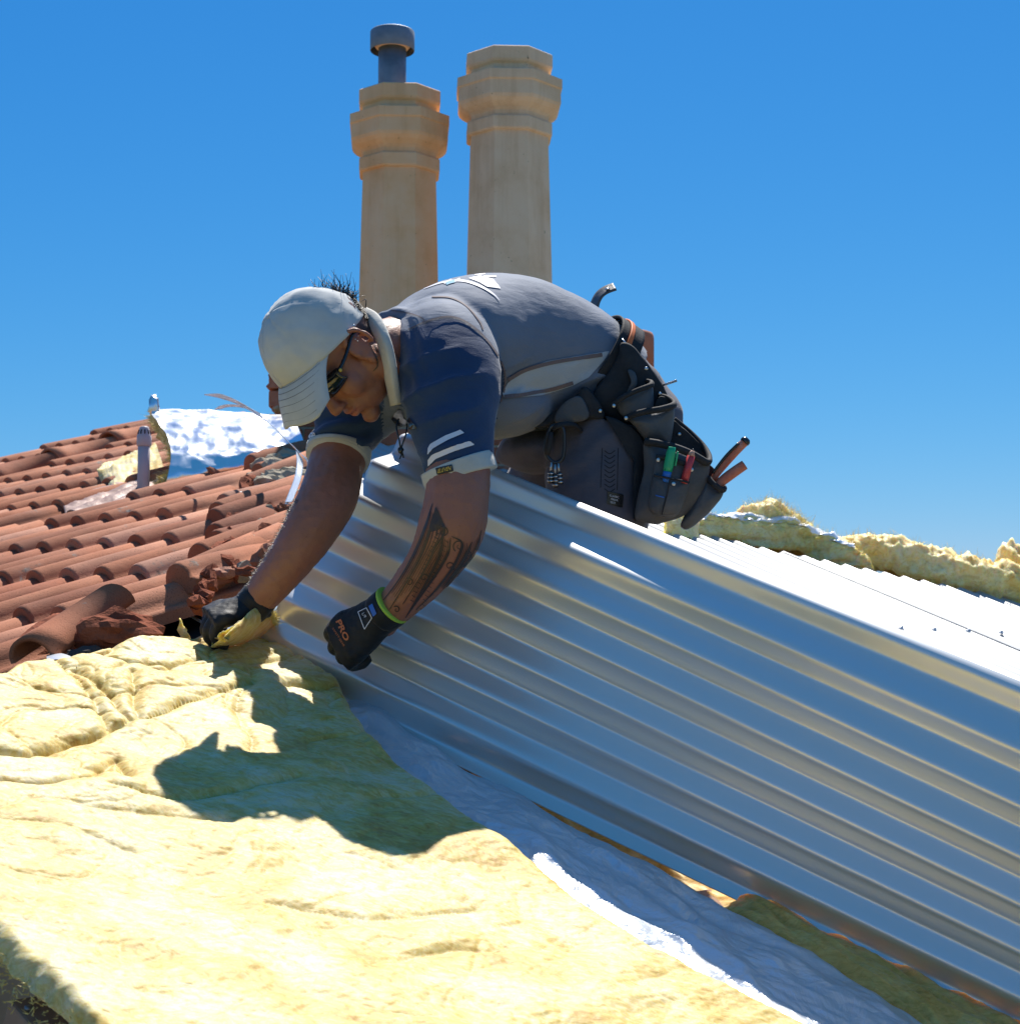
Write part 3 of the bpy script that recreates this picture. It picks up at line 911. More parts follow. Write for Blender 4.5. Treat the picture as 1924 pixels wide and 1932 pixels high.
fl_t = on_plane([(128, 962), (178, 948), (236, 938), (300, 928)], PT); fl_b = on_plane([(128, 992), (180, 990), (222, 988), (310, 942)], PT)
cut_ = coons(fl_t, fl_b, on_plane([(128, 962), (128, 992)], PT), on_plane([(300, 928), (310, 942)], PT), 70, 34)
ql = np.concatenate([cut_ * 9, np.zeros(cut_.shape[:2] + (1,))], -1)
hh = 0.045 + 0.014 * np.sin(cut_[..., 0] * 2 * math.pi / TW) + 0.012 * fbm(ql, 3)
Gl = PT.p + cut_[..., :1] * PT.c + cut_[..., 1:] * PT.u + hh[..., None] * PT.n
fl = grid_mesh('flashing', Gl, M['lead'], vent); fl.modifiers.new('thick', 'SOLIDIFY').thickness = 0.003

# ------------------------------------------------------------------ foil faced insulation batt on the far tiles
def mat_foil(name, base=(0.88, 0.89, 0.9), rough=0.16, st=0.5):
    m = material(name, base, rough, 1.0); t = NT(m); v = t.coord()
    vo = t.new('ShaderNodeTexVoronoi'); vo.inputs['Scale'].default_value = 22; t.l(v, vo.inputs['Vector'])
    hgt = t.math('ADD', t.math('MULTIPLY', t.noise(v, 14, 4, 0.6, 1.0), 1.0), t.math('MULTIPLY', vo.outputs['Distance'], 0.25))
    t.bump(hgt, st, 0.012); return m
M['foil'] = mat_foil('silver_foil', (0.88, 0.89, 0.9), 0.30, 0.16)
foil = empty('foil_insulation', PT.hit(420, 900)); tag(foil, 'silver foil faced insulation batt with yellow edges lying folded on the far tiles', 'insulation')
Lp = [PT.hit(296, 925, 0.06), PT.hit(312, 922, 0.05), PT.hit(320, 905, 0.10)]
dL, dR = (PT.hit(310, 925) @ AX_F) - 0.30, (PT.hit(565, 862) @ AX_F) - 0.30
prof_l = [(300, 930, dL + 0.10), (309, 922, dL + 0.02), (316, 900, dL), (322, 868, dL + 0.04), (322, 846, dL + 0.10), (314, 818, dL + 0.22), (298, 796, dL + 0.34), (286, 779, dL + 0.46), (300, 772, dL + 0.56), (330, 775, dL + 0.62)]
prof_r = [(548, 878, dR + 0.10), (556, 868, dR + 0.02), (566, 850, dR), (572, 836, dR + 0.03), (570, 824, dR + 0.08), (562, 806, dR + 0.18), (556, 794, dR + 0.26), (548, 786, dR + 0.36), (546, 781, dR + 0.44), (546, 782, dR + 0.50)]
pl3 = spline(np.array([D(*p) for p in prof_l]), 60); pr3 = spline(np.array([D(*p) for p in prof_r]), 60)
s_ = np.linspace(0, 1, 90)[None, :, None]
Gf = (1 - s_) * pl3[:, None] + s_ * pr3[:, None]
bul = np.sin(np.linspace(0, math.pi, 90))[None, :, None] * np.sin(np.linspace(0, math.pi, 60))[:, None, None]
Gf = Gf - AX_U * 0.02 * bul * (1 - 0.4 * s_) - AX_F * 0.02 * bul
Gf = Gf + (0.010 * fbm(Gf * 5, 2) + 0.004 * fbm(Gf * np.array([14, 30, 30]), 3) + 0.005 * (1 - np.abs(noise(Gf * np.array([9, 16, 16]))) * 2.5))[..., None] * (AX_U - AX_F) * 0.7
grid_mesh('foil_facing', Gf, M['foil'], foil)
inn = Gf.copy(); c_in = D(430, 850, dL + 0.35)
nf = np.cross(np.gradient(Gf, axis=0), np.gradient(Gf, axis=1)); nf /= np.linalg.norm(nf, axis=2)[..., None]
if np.dot(nf[20, 45], AX_F) < 0: nf = -nf
inn = Gf + nf * 0.055
core = Geo()
rim = np.concatenate([Gf[:, :1] + 0.002 * nf[:, :1], (Gf + nf * 0.02)[:, :1] + (0.010 * fbm(Gf[:, :1] * 30, 3))[..., None] * AX_R, inn[:, :1] + (0.010 * fbm(Gf[:, :1] * 25 + 4, 3))[..., None] * AX_R, inn[:, 1:]], 1)
grid_mesh('wool_core', rim, M['wool'], foil)
edge_pts = np.repeat(Gf[:, 0] + nf[:, 0] * 0.025, 3, 0)
fuzz('loose_fibre', edge_pts, np.tile(-AX_R, (len(edge_pts), 1)), 4, 0.03, foil)
# the yellow tail lying down the tiles
tail_t = on_plane([(196, 932), (225, 905), (262, 885), (300, 868)], PT); tail_b = on_plane([(196, 936), (222, 944), (262, 932), (318, 915)], PT)
ct = coons(tail_t, tail_b, on_plane([(196, 932), (196, 936)], PT), on_plane([(300, 868), (318, 915)], PT), 70, 30)
tt_ = np.linspace(0, math.pi, 30)[:, None]
ht = 0.05 + 0.055 * np.sin(tt_) + 0.02 * fbm(np.concatenate([ct * 12, np.zeros(ct.shape[:2] + (1,))], -1), 4)
grid_mesh('wool_tail', PT.p + ct[..., :1] * PT.c + ct[..., 1:] * PT.u + ht[..., None] * PT.n, M['wool'], foil)
Geo().add(rock_geo(D(290, 765, dL + 0.5), 0.03, 77, (0.7, 0.5, 1.3), 2, 0.6)).build('foil_scrap', M['foil'], foil)

# ------------------------------------------------------------------ blanket heaped along the top of the new roof
heap = empty('insulation_roll', LP.hit(1600, 1060)); tag(heap, 'crumpled yellow insulation heaped along the top of the white roof', 'insulation')
def roll(name, path, hts, seed, flat=0.75, amp=0.03, lay=0.0, mat='wool_backlit', n=150, m=46, off=-0.02):
    P = np.array([LP.hit(x, y, off) for x, y in path]); n0 = len(P)
    P = spline(P, n); hw = spline(np.array(hts)[:, None], n)[:, 0]
    kd = (P @ AX_F) / FOC
    T_ = np.gradient(P, axis=0); T_ /= np.linalg.norm(T_, axis=1)[:, None]
    side = np.cross(T_, Zup); side /= np.linalg.norm(side, axis=1)[:, None]
    th = np.linspace(-0.25 * math.pi, 1.25 * math.pi, m)
    rh = (hw * kd)[:, None, None] * 0.62
    cx_ = np.sign(np.cos(th)) * np.abs(np.cos(th)) ** flat; sy = np.sign(np.sin(th)) * np.abs(np.sin(th)) ** flat
    G = P[:, None] + rh * (cx_[None, :, None] * side[:, None] * 1.25 + (sy[None, :, None] * 0.9 + 0.62) * Zup)
    dirn = cx_[None, :, None] * side[:, None] + sy[None, :, None] * Zup
    Q = G * np.array((7, 7, 7)) + seed
    d_ = amp * fbm(Q, 4) + amp * 0.5 * (1 - np.abs(noise(G * 13 + seed)) * 2) + 0.35 * amp * fbm(G * 45, 3)
    if lay: d_ = d_ + lay * fbm(np.stack([G[..., 0] * 4, G[..., 1] * 4, (G[..., 2] - 0.18 * 0) * 70], -1), 3)
    ends = np.minimum(1, np.minimum(np.arange(n), n - 1 - np.arange(n)) / 6.0)[:, None, None]
    G = P[:, None] + (G - P[:, None]) * np.maximum(ends, 0.02) ** 0.5 + d_[..., None] * dirn * ends
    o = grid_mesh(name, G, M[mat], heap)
    return G, dirn
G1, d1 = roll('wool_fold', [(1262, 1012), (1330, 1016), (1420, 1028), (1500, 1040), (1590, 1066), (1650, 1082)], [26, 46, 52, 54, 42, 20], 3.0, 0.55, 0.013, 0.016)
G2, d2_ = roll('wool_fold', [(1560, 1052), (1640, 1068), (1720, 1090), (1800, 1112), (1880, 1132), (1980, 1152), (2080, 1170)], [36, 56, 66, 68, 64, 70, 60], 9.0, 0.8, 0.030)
G3_, d3 = roll('wool_fold', [(1410, 1000), (1450, 1004), (1500, 1014), (1560, 1030)], [40, 52, 40, 18], 14.0, 0.8, 0.03, 0, 'wool_backlit', 80, 40, 0.03)
G4, d4 = roll('wool_fold', [(1255, 1000), (1275, 1006), (1300, 1018)], [30, 52, 30], 24.0, 0.8, 0.02, 0, 'wool_backlit', 60, 40, 0.0)
wf = material('white_facing', (0.86, 0.87, 0.88), 0.35, 0.2)
tp = G1[8:-22, 12:36] + 0.006 * Zup
grid_mesh('white_facing', tp + (0.004 * fbm(tp * 20, 2))[..., None] * Zup, wf, heap)
for Gx, dx in ((G1, d1), (G2, d2_), (G3_, d3)):
    ii = rng.integers(0, Gx.shape[0], 420); jj = rng.integers(4, Gx.shape[1] - 4, 420)
    fuzz('loose_fibre', Gx[ii, jj], dx[ii, jj], 3, 0.03, heap)
Geo().add(rock_geo(LP.hit(1905, 1080, 0.08), 0.10, 91, (0.6, 0.8, 1.1), 4, 0.5)).build('wool_tuft', M['wool_backlit'], heap)

# ------------------------------------------------------------------ film facing and next blanket under the held sheet
def mat_film():
    m = material('white_film', (0.66, 0.70, 0.76), 0.30, 0.35); t = NT(m); v = t.coord((1, 1, 1))
    t.bump(t.math('ADD', t.noise(v, 7, 5, 0.6, 1.5), t.math('MULTIPLY', t.noise(v, 40, 3), 0.3)), 0.5, 0.02); return m
M['film'] = mat_film()
FP = PM.shifted(-0.050)
ft = on_plane([(610, 1290), (668, 1322), (700, 1345)], FP)
fr = on_plane([(700, 1345), (800, 1405), (930, 1478), (1080, 1555), (1180, 1612), (1300, 1680), (1420, 1745), (1580, 1845), (1750, 1932), (1950, 2050)], FP)
fl_ = on_plane([(610, 1290), (700, 1420), (850, 1540), (1000, 1650), (1160, 1770), (1400, 1910), (1600, 2000), (1800, 2110)], FP)
fb = on_plane([(1800, 2110), (1950, 2050)], FP)
cf = coons(ft, fb, fl_, fr, 70, 320)
qf = np.concatenate([cf, np.zeros(cf.shape[:2] + (1,))], -1)
sf = np.linspace(0, 1, 70)[None]
hf = 0.016 * fbm(qf * np.array([9, 4, 1]), 4) + 0.012 * np.sin(sf * math.pi) + 0.006 * (1 - np.abs(noise(qf * np.array([14, 6, 1]) + 40)) * 2)
Gm = FP.p + cf[..., :1] * FP.c + cf[..., 1:] * FP.u + hf[..., None] * FP.n
film = grid_mesh('facing_film', Gm, M['film']); film.modifiers.new('thick', 'SOLIDIFY').thickness = 0.0006
tag(film, 'crumpled white plastic film showing between yellow blanket and held roof sheet', 'plastic film')

nt = on_plane([(720, 1270), (1000, 1400), (1300, 1540), (1600, 1680), (1924, 1830), (2250, 1980)], FP)
nb_ = on_plane([(690, 1345), (830, 1425), (1000, 1520), (1150, 1602), (1300, 1692), (1420, 1762), (1560, 1850), (1720, 1940), (1900, 2030), (2250, 2180)], FP)
cn = coons(nt, nb_, on_plane([(720, 1270), (690, 1345)], FP), on_plane([(2250, 1980), (2250, 2180)], FP), 420, 110)
qn = np.concatenate([cn, np.zeros(cn.shape[:2] + (1,))], -1)
tn = np.linspace(0, 1, 110)[:, None]; sn = np.linspace(0, 1, 420)[None]
rise = np.clip((sn - 0.46) / 0.12, 0, 1); rise = rise * rise * (3 - 2 * rise)
hn = -0.062 + (0.050 * np.clip((0.72 - tn) / 0.2, 0, 1)) * (1 - rise) + 0.072 * rise * np.sqrt(np.clip((1 - tn) / 0.18, 0, 1)) + 0.010 * fbm(qn * np.array([30, 6, 1]), 4) + 0.007 * fbm(qn * np.array([60, 14, 1]) + 8, 3)  # unseen raised part behind the sheet is added to block sun from the film
Gn = FP.p + cn[..., :1] * FP.c + cn[..., 1:] * FP.u + hn[..., None] * FP.n
nb = grid_mesh('insulation_blanket', Gn, M['wool_shade_warmed']); tag(nb, 'torn edge of a second yellow blanket poking out under the held roof sheet', 'insulation')

# ------------------------------------------------------------------ flap lifted beside the hand
fb_ = spline(np.array([(399, 1222), (440, 1219), (480, 1207), (517, 1190)]), 60)
ft_ = spline(np.array([(398, 1220), (426, 1197), (452, 1173), (478, 1149), (504, 1143)]), 60)
Fp = []
for k in range(44):
    v_ = k / 43; row_ = []
    for j in range(60):
        x, y = fb_[j] * (1 - v_) + ft_[j] * v_
        x += 7 * math.sin(math.pi * v_) * j / 59
        d0 = PM.hit(*fb_[j]) @ AX_F
        row_.append(D(x, y, d0 - 0.02 - 0.150 * math.sin(v_ * math.pi * 0.55) * min(1.0, j / 12)))
    Fp.append(row_)
Fp = np.array(Fp)
nfp = np.cross(np.gradient(Fp, axis=0), np.gradient(Fp, axis=1)); nfp /= np.linalg.norm(nfp, axis=2)[..., None]
if np.dot(nfp[20, 30], AX_F) > 0: nfp = -nfp
Fp = Fp + (0.0025 * fbm(Fp * 18, 3) + 0.0015 * fbm(Fp * 70, 3))[..., None] * nfp
edge_n = 0.006 * fbm(Fp[:, -6:] * 60, 3); Fp[:, -6:] += edge_n[..., None] * AX_U
flap = grid_mesh('flap', Fp, M['wool'], blanket); so = flap.modifiers.new('thick', 'SOLIDIFY'); so.thickness = 0.014; so.offset = -1
fuzz('loose_fibre', np.repeat(Fp[:, -1], 4, 0), np.tile(AX_U + 0.3 * AX_R, (44 * 4, 1)), 4, 0.012, blanket)
# upright tuft left of the hand
V, F = tube_geo(spline(np.array([D(352, 1232, 3.42), D(349, 1212, 3.42), D(345, 1190, 3.43), D(340, 1166, 3.44)]), 16), np.linspace(0.022, 0.002, 16), 10, True, 0.45)
V = V + (0.006 * fbm(V * 50, 3))[:, None] * np.array((1, 0, 0.5))
Geo().add((V, F)).build('tuft', M['wool'], blanket)

# ------------------------------------------------------------------ loose tiles at the lower left
def oriented(o, p, xd, yd_):
    xd, yd_ = np.asarray(xd, float), np.asarray(yd_, float)
    yd_ = yd_ / np.linalg.norm(yd_); zd = np.cross(xd, yd_); zd /= np.linalg.norm(zd); xd = np.cross(yd_, zd)
    m = Matrix.Identity(4)
    for i in range(3): m[i][0], m[i][1], m[i][2], m[i][3] = xd[i], yd_[i], zd[i], p[i]
    o.matrix_basis = m
ct_me = bpy.data.meshes.new('loose_cap'); V, F = cap_geo(0.30, 0.052, 1.10, 0.012, 14, 190)
ct_me.from_pydata(V, [], F); ct_me.materials.append(M['tile']); ct_me.polygons.foreach_set('use_smooth', [True] * len(F)); ct_me.update()
lt = link(bpy.data.objects.new('cap_tile', ct_me)); tag(lt, 'loose red half round cap tile lying askew at the left edge above the blanket', 'roof tile')
a0, b0 = PT.hit(62, 1244, 0.05), PT.hit(176, 1166, 0.07)
oriented(lt, a0, np.cross(b0 - a0, PT.n), b0 - a0)
def slab(name, pts, th, mat, label, cat, rough=0.004):
    """flat broken slab from four picture corners with depths"""
    Q = np.array([D(*k) for k in pts]); n = 26
    s_ = np.linspace(0, 1, n)[None, :, None]; t_ = np.linspace(0, 1, n)[:, None, None]
    G = (1 - t_) * ((1 - s_) * Q[0] + s_ * Q[1]) + t_ * ((1 - s_) * Q[3] + s_ * Q[2])
    nn = np.cross(Q[1] - Q[0], Q[3] - Q[0]); nn /= np.linalg.norm(nn)
    G = G + (rough * fbm(G * 30, 4))[..., None] * nn
    e_ = np.zeros((n, n)); e_[[0, -1]] = 1; e_[:, [0, -1]] = 1
    G = G + (0.012 * fbm(G * 22 + 5, 3) * e_)[..., None] * (Q[1] - Q[0]) / np.linalg.norm(Q[1] - Q[0])
    o = grid_mesh(name, G, mat); so = o.modifiers.new('thick', 'SOLIDIFY'); so.thickness = th; so.offset = 0
    return tag(o, label, cat)
dsl = PT.hit(60, 1215) @ AX_F
slab('ridge_slab', [(-60, 1262, dsl - 0.2), (105, 1168, dsl - 0.08), (178, 1172, dsl - 0.22), (20, 1290, dsl - 0.36)], 0.03, M['redmortar'], 'dark brown mortar backed slab leaning at the left edge behind the loose cap tile', 'roof tile')
lump = Geo().add(rock_geo(PT.hit(232, 1196, 0.05), 0.066, 55, (1.25, 0.8, 0.75), 3, 0.42)).build('mortar_lump', M['redmortar'], None, False)
tag(lump, 'fist sized dark red mortar lump on the tiles right of the loose cap tile', 'mortar')
lump2 = Geo().add(rock_geo(PT.hit(166, 1240, 0.03), 0.030, 58, (1.3, 0.8, 0.7), 3, 0.42)).build('mortar_lump', material('soot', (0.05, 0.04, 0.035), 0.95), None, False)
tag(lump2, 'small blackish lump touching the top edge of the yellow blanket', 'mortar')
tagfilm = grid_mesh('plastic_scrap', np.stack([spline(np.array([PT.hit(x, y + k * 4, 0.05 + 0.01 * k) for x, y in ((88, 1236), (108, 1232), (128, 1236), (146, 1246))]), 12) for k in range(4)]), M['film'])
tag(tagfilm, 'small scrap of pale blue film tucked between loose cap tile and blanket', 'plastic scrap')

# ------------------------------------------------------------------ wires and clear strapping
def wire(name, pts, r, mat, label, cat, n=60):
    P = spline(np.array([D(*k) for k in pts]), n)
    o = Geo().add(tube_geo(P, r, 8)).build(name, mat)
    return tag(o, label, cat)
copper = mat_noise('copper_wire', [(0.3, (0.30, 0.12, 0.06)), (0.7, (0.5, 0.24, 0.13))], 40, 0.45, 0.5, 0)
plast = material('white_cable', (0.72, 0.75, 0.82), 0.35)
wire('copper_wire', [(263, 974, 5.6), (300, 976, 5.4), (345, 994, 5.2), (395, 1020, 4.9), (440, 1048, 4.6), (480, 1078, 4.3), (505, 1100, 4.0), (522, 1118, 3.9)], 0.0042, copper, 'thin copper wire curving over the tiles from the vent pipe', 'wire')
wire('white_cable', [(118, 1134, 4.9), (170, 1124, 4.75), (225, 1124, 4.5), (285, 1135, 4.25), (340, 1153, 3.95), (395, 1182, 3.7), (432, 1204, 3.52), (447, 1214, 3.47)], 0.0038, plast, 'thin white cable arching over the tiles into the far glove', 'cable')
clear = material('clear_strap', (0.86, 0.92, 0.97), 0.12, 0.1, 0.8)
clear.node_tree.nodes['Principled BSDF'].inputs['Transmission Weight'].default_value = 0.45
def ribbon(name, pts, w, label, n=70):
    P = spline(np.array([D(*k) for k in pts]), n)
    T_ = np.gradient(P, axis=0); T_ /= np.linalg.norm(T_, axis=1)[:, None]
    tw = 0.5 + 0.5 * np.sin(np.linspace(0.3, 3.3, n))
    s_ = np.cross(T_, AX_F[None] + 0.8 * AX_U[None] * tw[:, None]); s_ /= np.linalg.norm(s_, axis=1)[:, None]
    wv = np.linspace(-1, 1, 5)[None, :, None] * (w * np.minimum(1, np.linspace(0.15, 6, n)))[:, None, None]
    G = P[:, None] + wv * s_[:, None]
    o = grid_mesh(name, G, clear); o.modifiers.new('thick', 'SOLIDIFY').thickness = 0.0012
    return tag(o, label, 'strap', 'loose clear plastic straps beside the far arm')
ribbon('plastic_strap', [(386, 744, 5.2), (420, 748, 5.15), (460, 765, 5.05), (505, 795, 4.9), (540, 830, 4.7), (562, 850, 4.6), (578, 868, 4.5), (590, 888, 4.45)], 0.010, 'long clear plastic strap arching up left from behind the cap brim')
ribbon('plastic_strap', [(405, 772, 5.35), (430, 765, 5.3), (462, 768, 5.2), (492, 783, 5.1)], 0.006, 'short clear plastic strap curling beside the longer strap above the foil')
ribbon('plastic_strap', [(560, 848, 4.6), (566, 870, 4.5), (562, 900, 4.4), (553, 925, 4.3), (543, 950, 4.2)], 0.009, 'clear plastic strap hanging down over the rubble beside the far arm')

# ------------------------------------------------------------------ the roofer
from mathutils.bvhtree import BVHTree
def mat_skin():
    m = material('skin', (0.34, 0.15, 0.09), 0.42, 0, 0.5); t = NT(m)
    at = t.new('ShaderNodeVertexColor'); at.layer_name = 'tint'
    v = t.coord(); n = t.noise(v, 30, 5, 0.6)
    c = t.mix(t.math('MULTIPLY', n, 0.30), at.outputs[0], (0.16, 0.05, 0.03))
    bl = t.noise(v, 11, 4, 0.6, 0.5)
    c = t.mix(t.ramp(bl, [(0.42, G3(0)), (0.75, G3(0.5))]), c, (0.40, 0.15, 0.10))
    spk = t.ramp(t.noise(v, 190, 2, 0.5), [(0.68, G3(0)), (0.74, G3(0.5))])
    c = t.mix(spk, c, (0.10, 0.04, 0.025))
    t.color(c); t.bump(t.math('ADD', t.noise(v, 420, 3, 0.6), t.math('MULTIPLY', t.noise(v, 40, 3), 1.5)), 0.28, 0.003)
    t.l(t.math('ADD', t.math('MULTIPLY', t.noise(v, 16, 4), 0.35), 0.27), t.b.inputs['Roughness'])
    t.b.inputs['Subsurface Weight'].default_value = 0.12
    t.b.inputs['Subsurface Radius'].default_value = (0.012, 0.005, 0.003)
    t.b.inputs['Subsurface Scale'].default_value = 0.5
    return m
def mat_cloth(name, a, b, scale=5, weave=900, rough=0.75, sheen=0.25, bump=0.30):
    m = material(name, a, rough, 0, 0.25); t = NT(m); v = t.coord()
    t.color(t.ramp(t.noise(v, scale, 4, 0.6), [(0.3, a), (0.7, b)]))
    w = t.noise(v, weave, 2, 0.5); f = t.noise(t.coord((1, 1, 3)), 24, 4, 0.55, 0.6)
    t.bump(t.math('ADD', t.math('MULTIPLY', w, 0.25), f), bump, 0.006)
    t.b.inputs['Sheen Weight'].default_value = sheen; t.b.inputs['Sheen Roughness'].default_value = 0.4
    return m
M['skin'] = mat_skin()
M['shirt'] = mat_cloth('slate_polo', (0.140, 0.165, 0.215), (0.18, 0.205, 0.26))
M['sleeve_navy'] = mat_cloth('navy_polo', (0.020, 0.045, 0.105), (0.03, 0.06, 0.13))
M['panel'] = mat_cloth('pale_panel', (0.36, 0.41, 0.46), (0.44, 0.48, 0.53))
M['rib'] = mat_cloth('ribbed_knit', (0.48, 0.46, 0.41), (0.58, 0.56, 0.50), 20)
M['cap'] = mat_cloth('pale_cap', (0.44, 0.455, 0.45), (0.60, 0.60, 0.57), 9, 1200, 0.85, 0.2, 0.10)
M['pants'] = mat_cloth('charcoal_work_cloth', (0.078, 0.077, 0.098), (0.110, 0.106, 0.13), 8, 800, 0.8, 0.2, 0.25)
M['glove'] = mat_cloth('black_glove', (0.012, 0.012, 0.014), (0.022, 0.022, 0.024), 30, 1500, 0.55, 0.1, 0.25)
M['leather'] = mat_noise('black_leather', [(0.3, (0.045, 0.048, 0.054)), (0.6, (0.075, 0.078, 0.085)), (0.8, (0.11, 0.115, 0.12))], 14, 0.55, 0, 0.35, 120, 0.003, 0.5)
M['edging'] = mat_noise('worn_leather_edge', [(0.3, (0.012, 0.012, 0.014)), (0.7, (0.03, 0.03, 0.033))], 30, 0.8, 0, 0.3, 200, 0.002)
M['orange'] = material('orange_trim', (0.72, 0.16, 0.03), 0.6)
M['white_print'] = material('white_print', (0.72, 0.70, 0.74), 0.6)
M['piping'] = material('brown_piping', (0.16, 0.12, 0.12), 0.8)
M['blackplastic'] = material('black_plastic', (0.012, 0.013, 0.016), 0.25, 0, 0.6)
M['lens'] = material('dark_lens', (0.008, 0.009, 0.012), 0.06, 0, 0.8)
M['hair'] = material('black_hair', (0.012, 0.009, 0.008), 0.45, 0, 0.4)
M['lime'] = material('lime_trim', (0.34, 0.55, 0.06), 0.7)
M['steel'] = material('bright_steel', (0.55, 0.56, 0.58), 0.28, 0.95)
M['orange_print'] = material('orange_print', (0.62, 0.17, 0.05), 0.6)
M['blue_print'] = material('blue_print', (0.03, 0.14, 0.50), 0.6)
M['ink'] = material('tattoo_ink', (0.045, 0.030, 0.026), 0.45, 0, 0.5)
M['yellow_print'] = material('gold_print', (0.55, 0.38, 0.06), 0.6)

person = empty('person', D(1085, 1400, 3.4))
tag(person, 'roofer in slate polo shirt, pale cap and black gloves bending over the metal sheet', 'person')

# head frame: F forward, L towards the man's left, U up through the crown
hU = np.array((-0.787, -0.454, 0.424)); hU /= np.linalg.norm(hU)
hF = np.array((-0.38, -0.20, -0.90)); hF -= hU * np.dot(hF, hU); hF /= np.linalg.norm(hF)
hL = np.cross(hU, hF)
HO = D(645, 659, 3.20)
HS = 0.975
def H(f, s, u): return HO + HS * (f * hF + s * hL + u * hU)
def hell(f, s, u, rf, rs, ru, seg=24, rings=14):
    return ell_geo(H(f, s, u), hF * rf * HS, hL * rs * HS, hU * ru * HS, seg, rings)
def limb(G, pts, n=20, sub=6, flat=1.0):
    """pts rows: picture x, y, depth, radius"""
    P = np.array([[*D(a, b, c), r] for a, b, c, r in pts]); P = spline(P, (len(pts) - 1) * sub + 1)
    G.add(tube_geo(P[:, :3], P[:, 3], n, True, flat)); return P

NEAR = [(835, 655, 3.29, .076), (850, 720, 3.22, .075), (858, 800, 3.16, .066), (864, 880, 3.12, .0610), (862, 940, 3.10, .0600), (850, 1000, 3.10, .0625), (820, 1058, 3.125, .052), (776, 1112, 3.17, .0425), (732, 1158, 3.205, .0345), (714, 1178, 3.215, .034)]
FAR = [(725, 735, 3.48, .075), (665, 790, 3.45, .068), (637, 868, 3.40, .0570), (621, 932, 3.355, .0590), (590, 992, 3.325, .0545), (550, 1052, 3.315, .0465), (508, 1106, 3.325, .0390), (478, 1142, 3.345, .0330), (462, 1156, 3.345, .0325)]
B = Geo()
for e in [(0, 0, .045, .098, .078, .088), (.032, 0, -.028, .060, .063, .088), (.036, 0, -.078, .056, .053, .042), (.082, 0, -.110, .020, .023, .017),
          (.060, .038, -.032, .028, .026, .032), (.060, -.038, -.032, .028, .026, .032), (.078, 0, .018, .022, .052, .016),
          (.074, 0, -.068, .026, .034, .030), (.097, 0, -.0655, .0125, .024, .0065), (.094, 0, -.0795, .0125, .021, .0075),
          (.112, 0, -.042, .014, .012, .011), (.104, .011, -.045, .010, .007, .008), (.104, -.011, -.045, .010, .007, .008),
          (.000, .058, -.060, .03, .018, .05), (.000, -.058, -.060, .03, .018, .05),
          (.076, .032, .000, .012, .013, .011), (.076, -.032, .000, .012, .013, .011)]:
    B.add(hell(*e))
P = np.array([H(.086, 0, .014), H(.098, 0, -.012), H(.113, 0, -.040)]); B.add(tube_geo(spline(P, 10), np.linspace(.010, .0125, 10), 12))
for sg in (1, -1):                                          # ears: rim, bowl and lobe
    a = np.linspace(-0.6, 4.2, 22)
    rim = [H(.000 - .022 * math.cos(k) , sg * (.0825 + .006 * math.cos(k) + .002 * math.sin(k)), -.002 + .036 * math.sin(k)) for k in a]
    B.add(tube_geo(rim, .0050, 10))
    B.add(hell(.002, sg * .076, -.004, .018, .007, .031)); B.add(hell(.009, sg * .0785, -.038, .011, .0065, .012)); B.add(hell(.019, sg * .078, -.010, .006, .007, .008))
nk = np.array([H(-.018, 0, .0), H(-.018, 0, -.06), D(716, 668, 3.25), D(755, 672, 3.30), D(800, 672, 3.35)])
B.add(tube_geo(spline(nk, 26), spline(np.array([[.060], [.060], [.066], [.082], [.09]]), 26)[:, 0], 24))
near_p = limb(B, NEAR); far_p = limb(B, FAR)
Nn_ = np.array((0.46, -0.87, 0.14)); Nn_ /= np.linalg.norm(Nn_)
def torso(G, rows, grow=0.0, n=40, e=0.92):
    C = spline(np.array([D(a, b, c) for a, b, c, _, _ in rows]), 60)
    hb = spline(np.array([[r[3], r[4]] for r in rows]), 60)
    T_ = np.gradient(C, axis=0); T_ /= np.linalg.norm(T_, axis=1)[:, None]
    sec = []
    for k in range(60):
        N_ = Nn_ - T_[k] * np.dot(Nn_, T_[k]); N_ /= np.linalg.norm(N_)
        Bk = np.cross(N_, T_[k]); Bk = Bk if Bk[2] > 0 else -Bk
        sec.append((C[k], Bk * (hb[k, 0] + grow), N_ * (hb[k, 1] + grow)))
    G.add(loft_geo(sec, n, e)); return sec
TR = [(726, 650, 3.285, .071, .080), (742, 655, 3.30, .076, .092), (775, 668, 3.345, .104, .152), (815, 672, 3.39, .130, .186), (880, 668, 3.47, .155, .186), (955, 672, 3.54, .161, .180), (1030, 690, 3.60, .150, .175), (1085, 716, 3.63, .134, .171), (1125, 752, 3.645, .132, .173)]
torso(B, TR, -0.012)
B.add(loft_geo([(D(1110, 745, 3.64), (0, 0, .1), (.0, .14, 0)), (D(1160, 820, 3.66), (.1, 0, .05), (0, .15, 0))], 16))
for pts in ([(1165, 830, 3.54, .085), (1130, 1000, 3.52, .085), (1090, 1290, 3.48, .06), (1092, 1325, 3.50, .055)], [(1150, 830, 3.78, .085), (1080, 1000, 3.78, .085), (1000, 1250, 3.80, .06), (1004, 1280, 3.82, .055)]):
    limb(B, pts)
V, F = remesh(B, 0.0036, 5, 0.5)
N = normals(V, F)
V = V + N * (0.0010 * fbm(V * 60, 2))[:, None]
body = mesh('body', V, F, M['skin'], person)
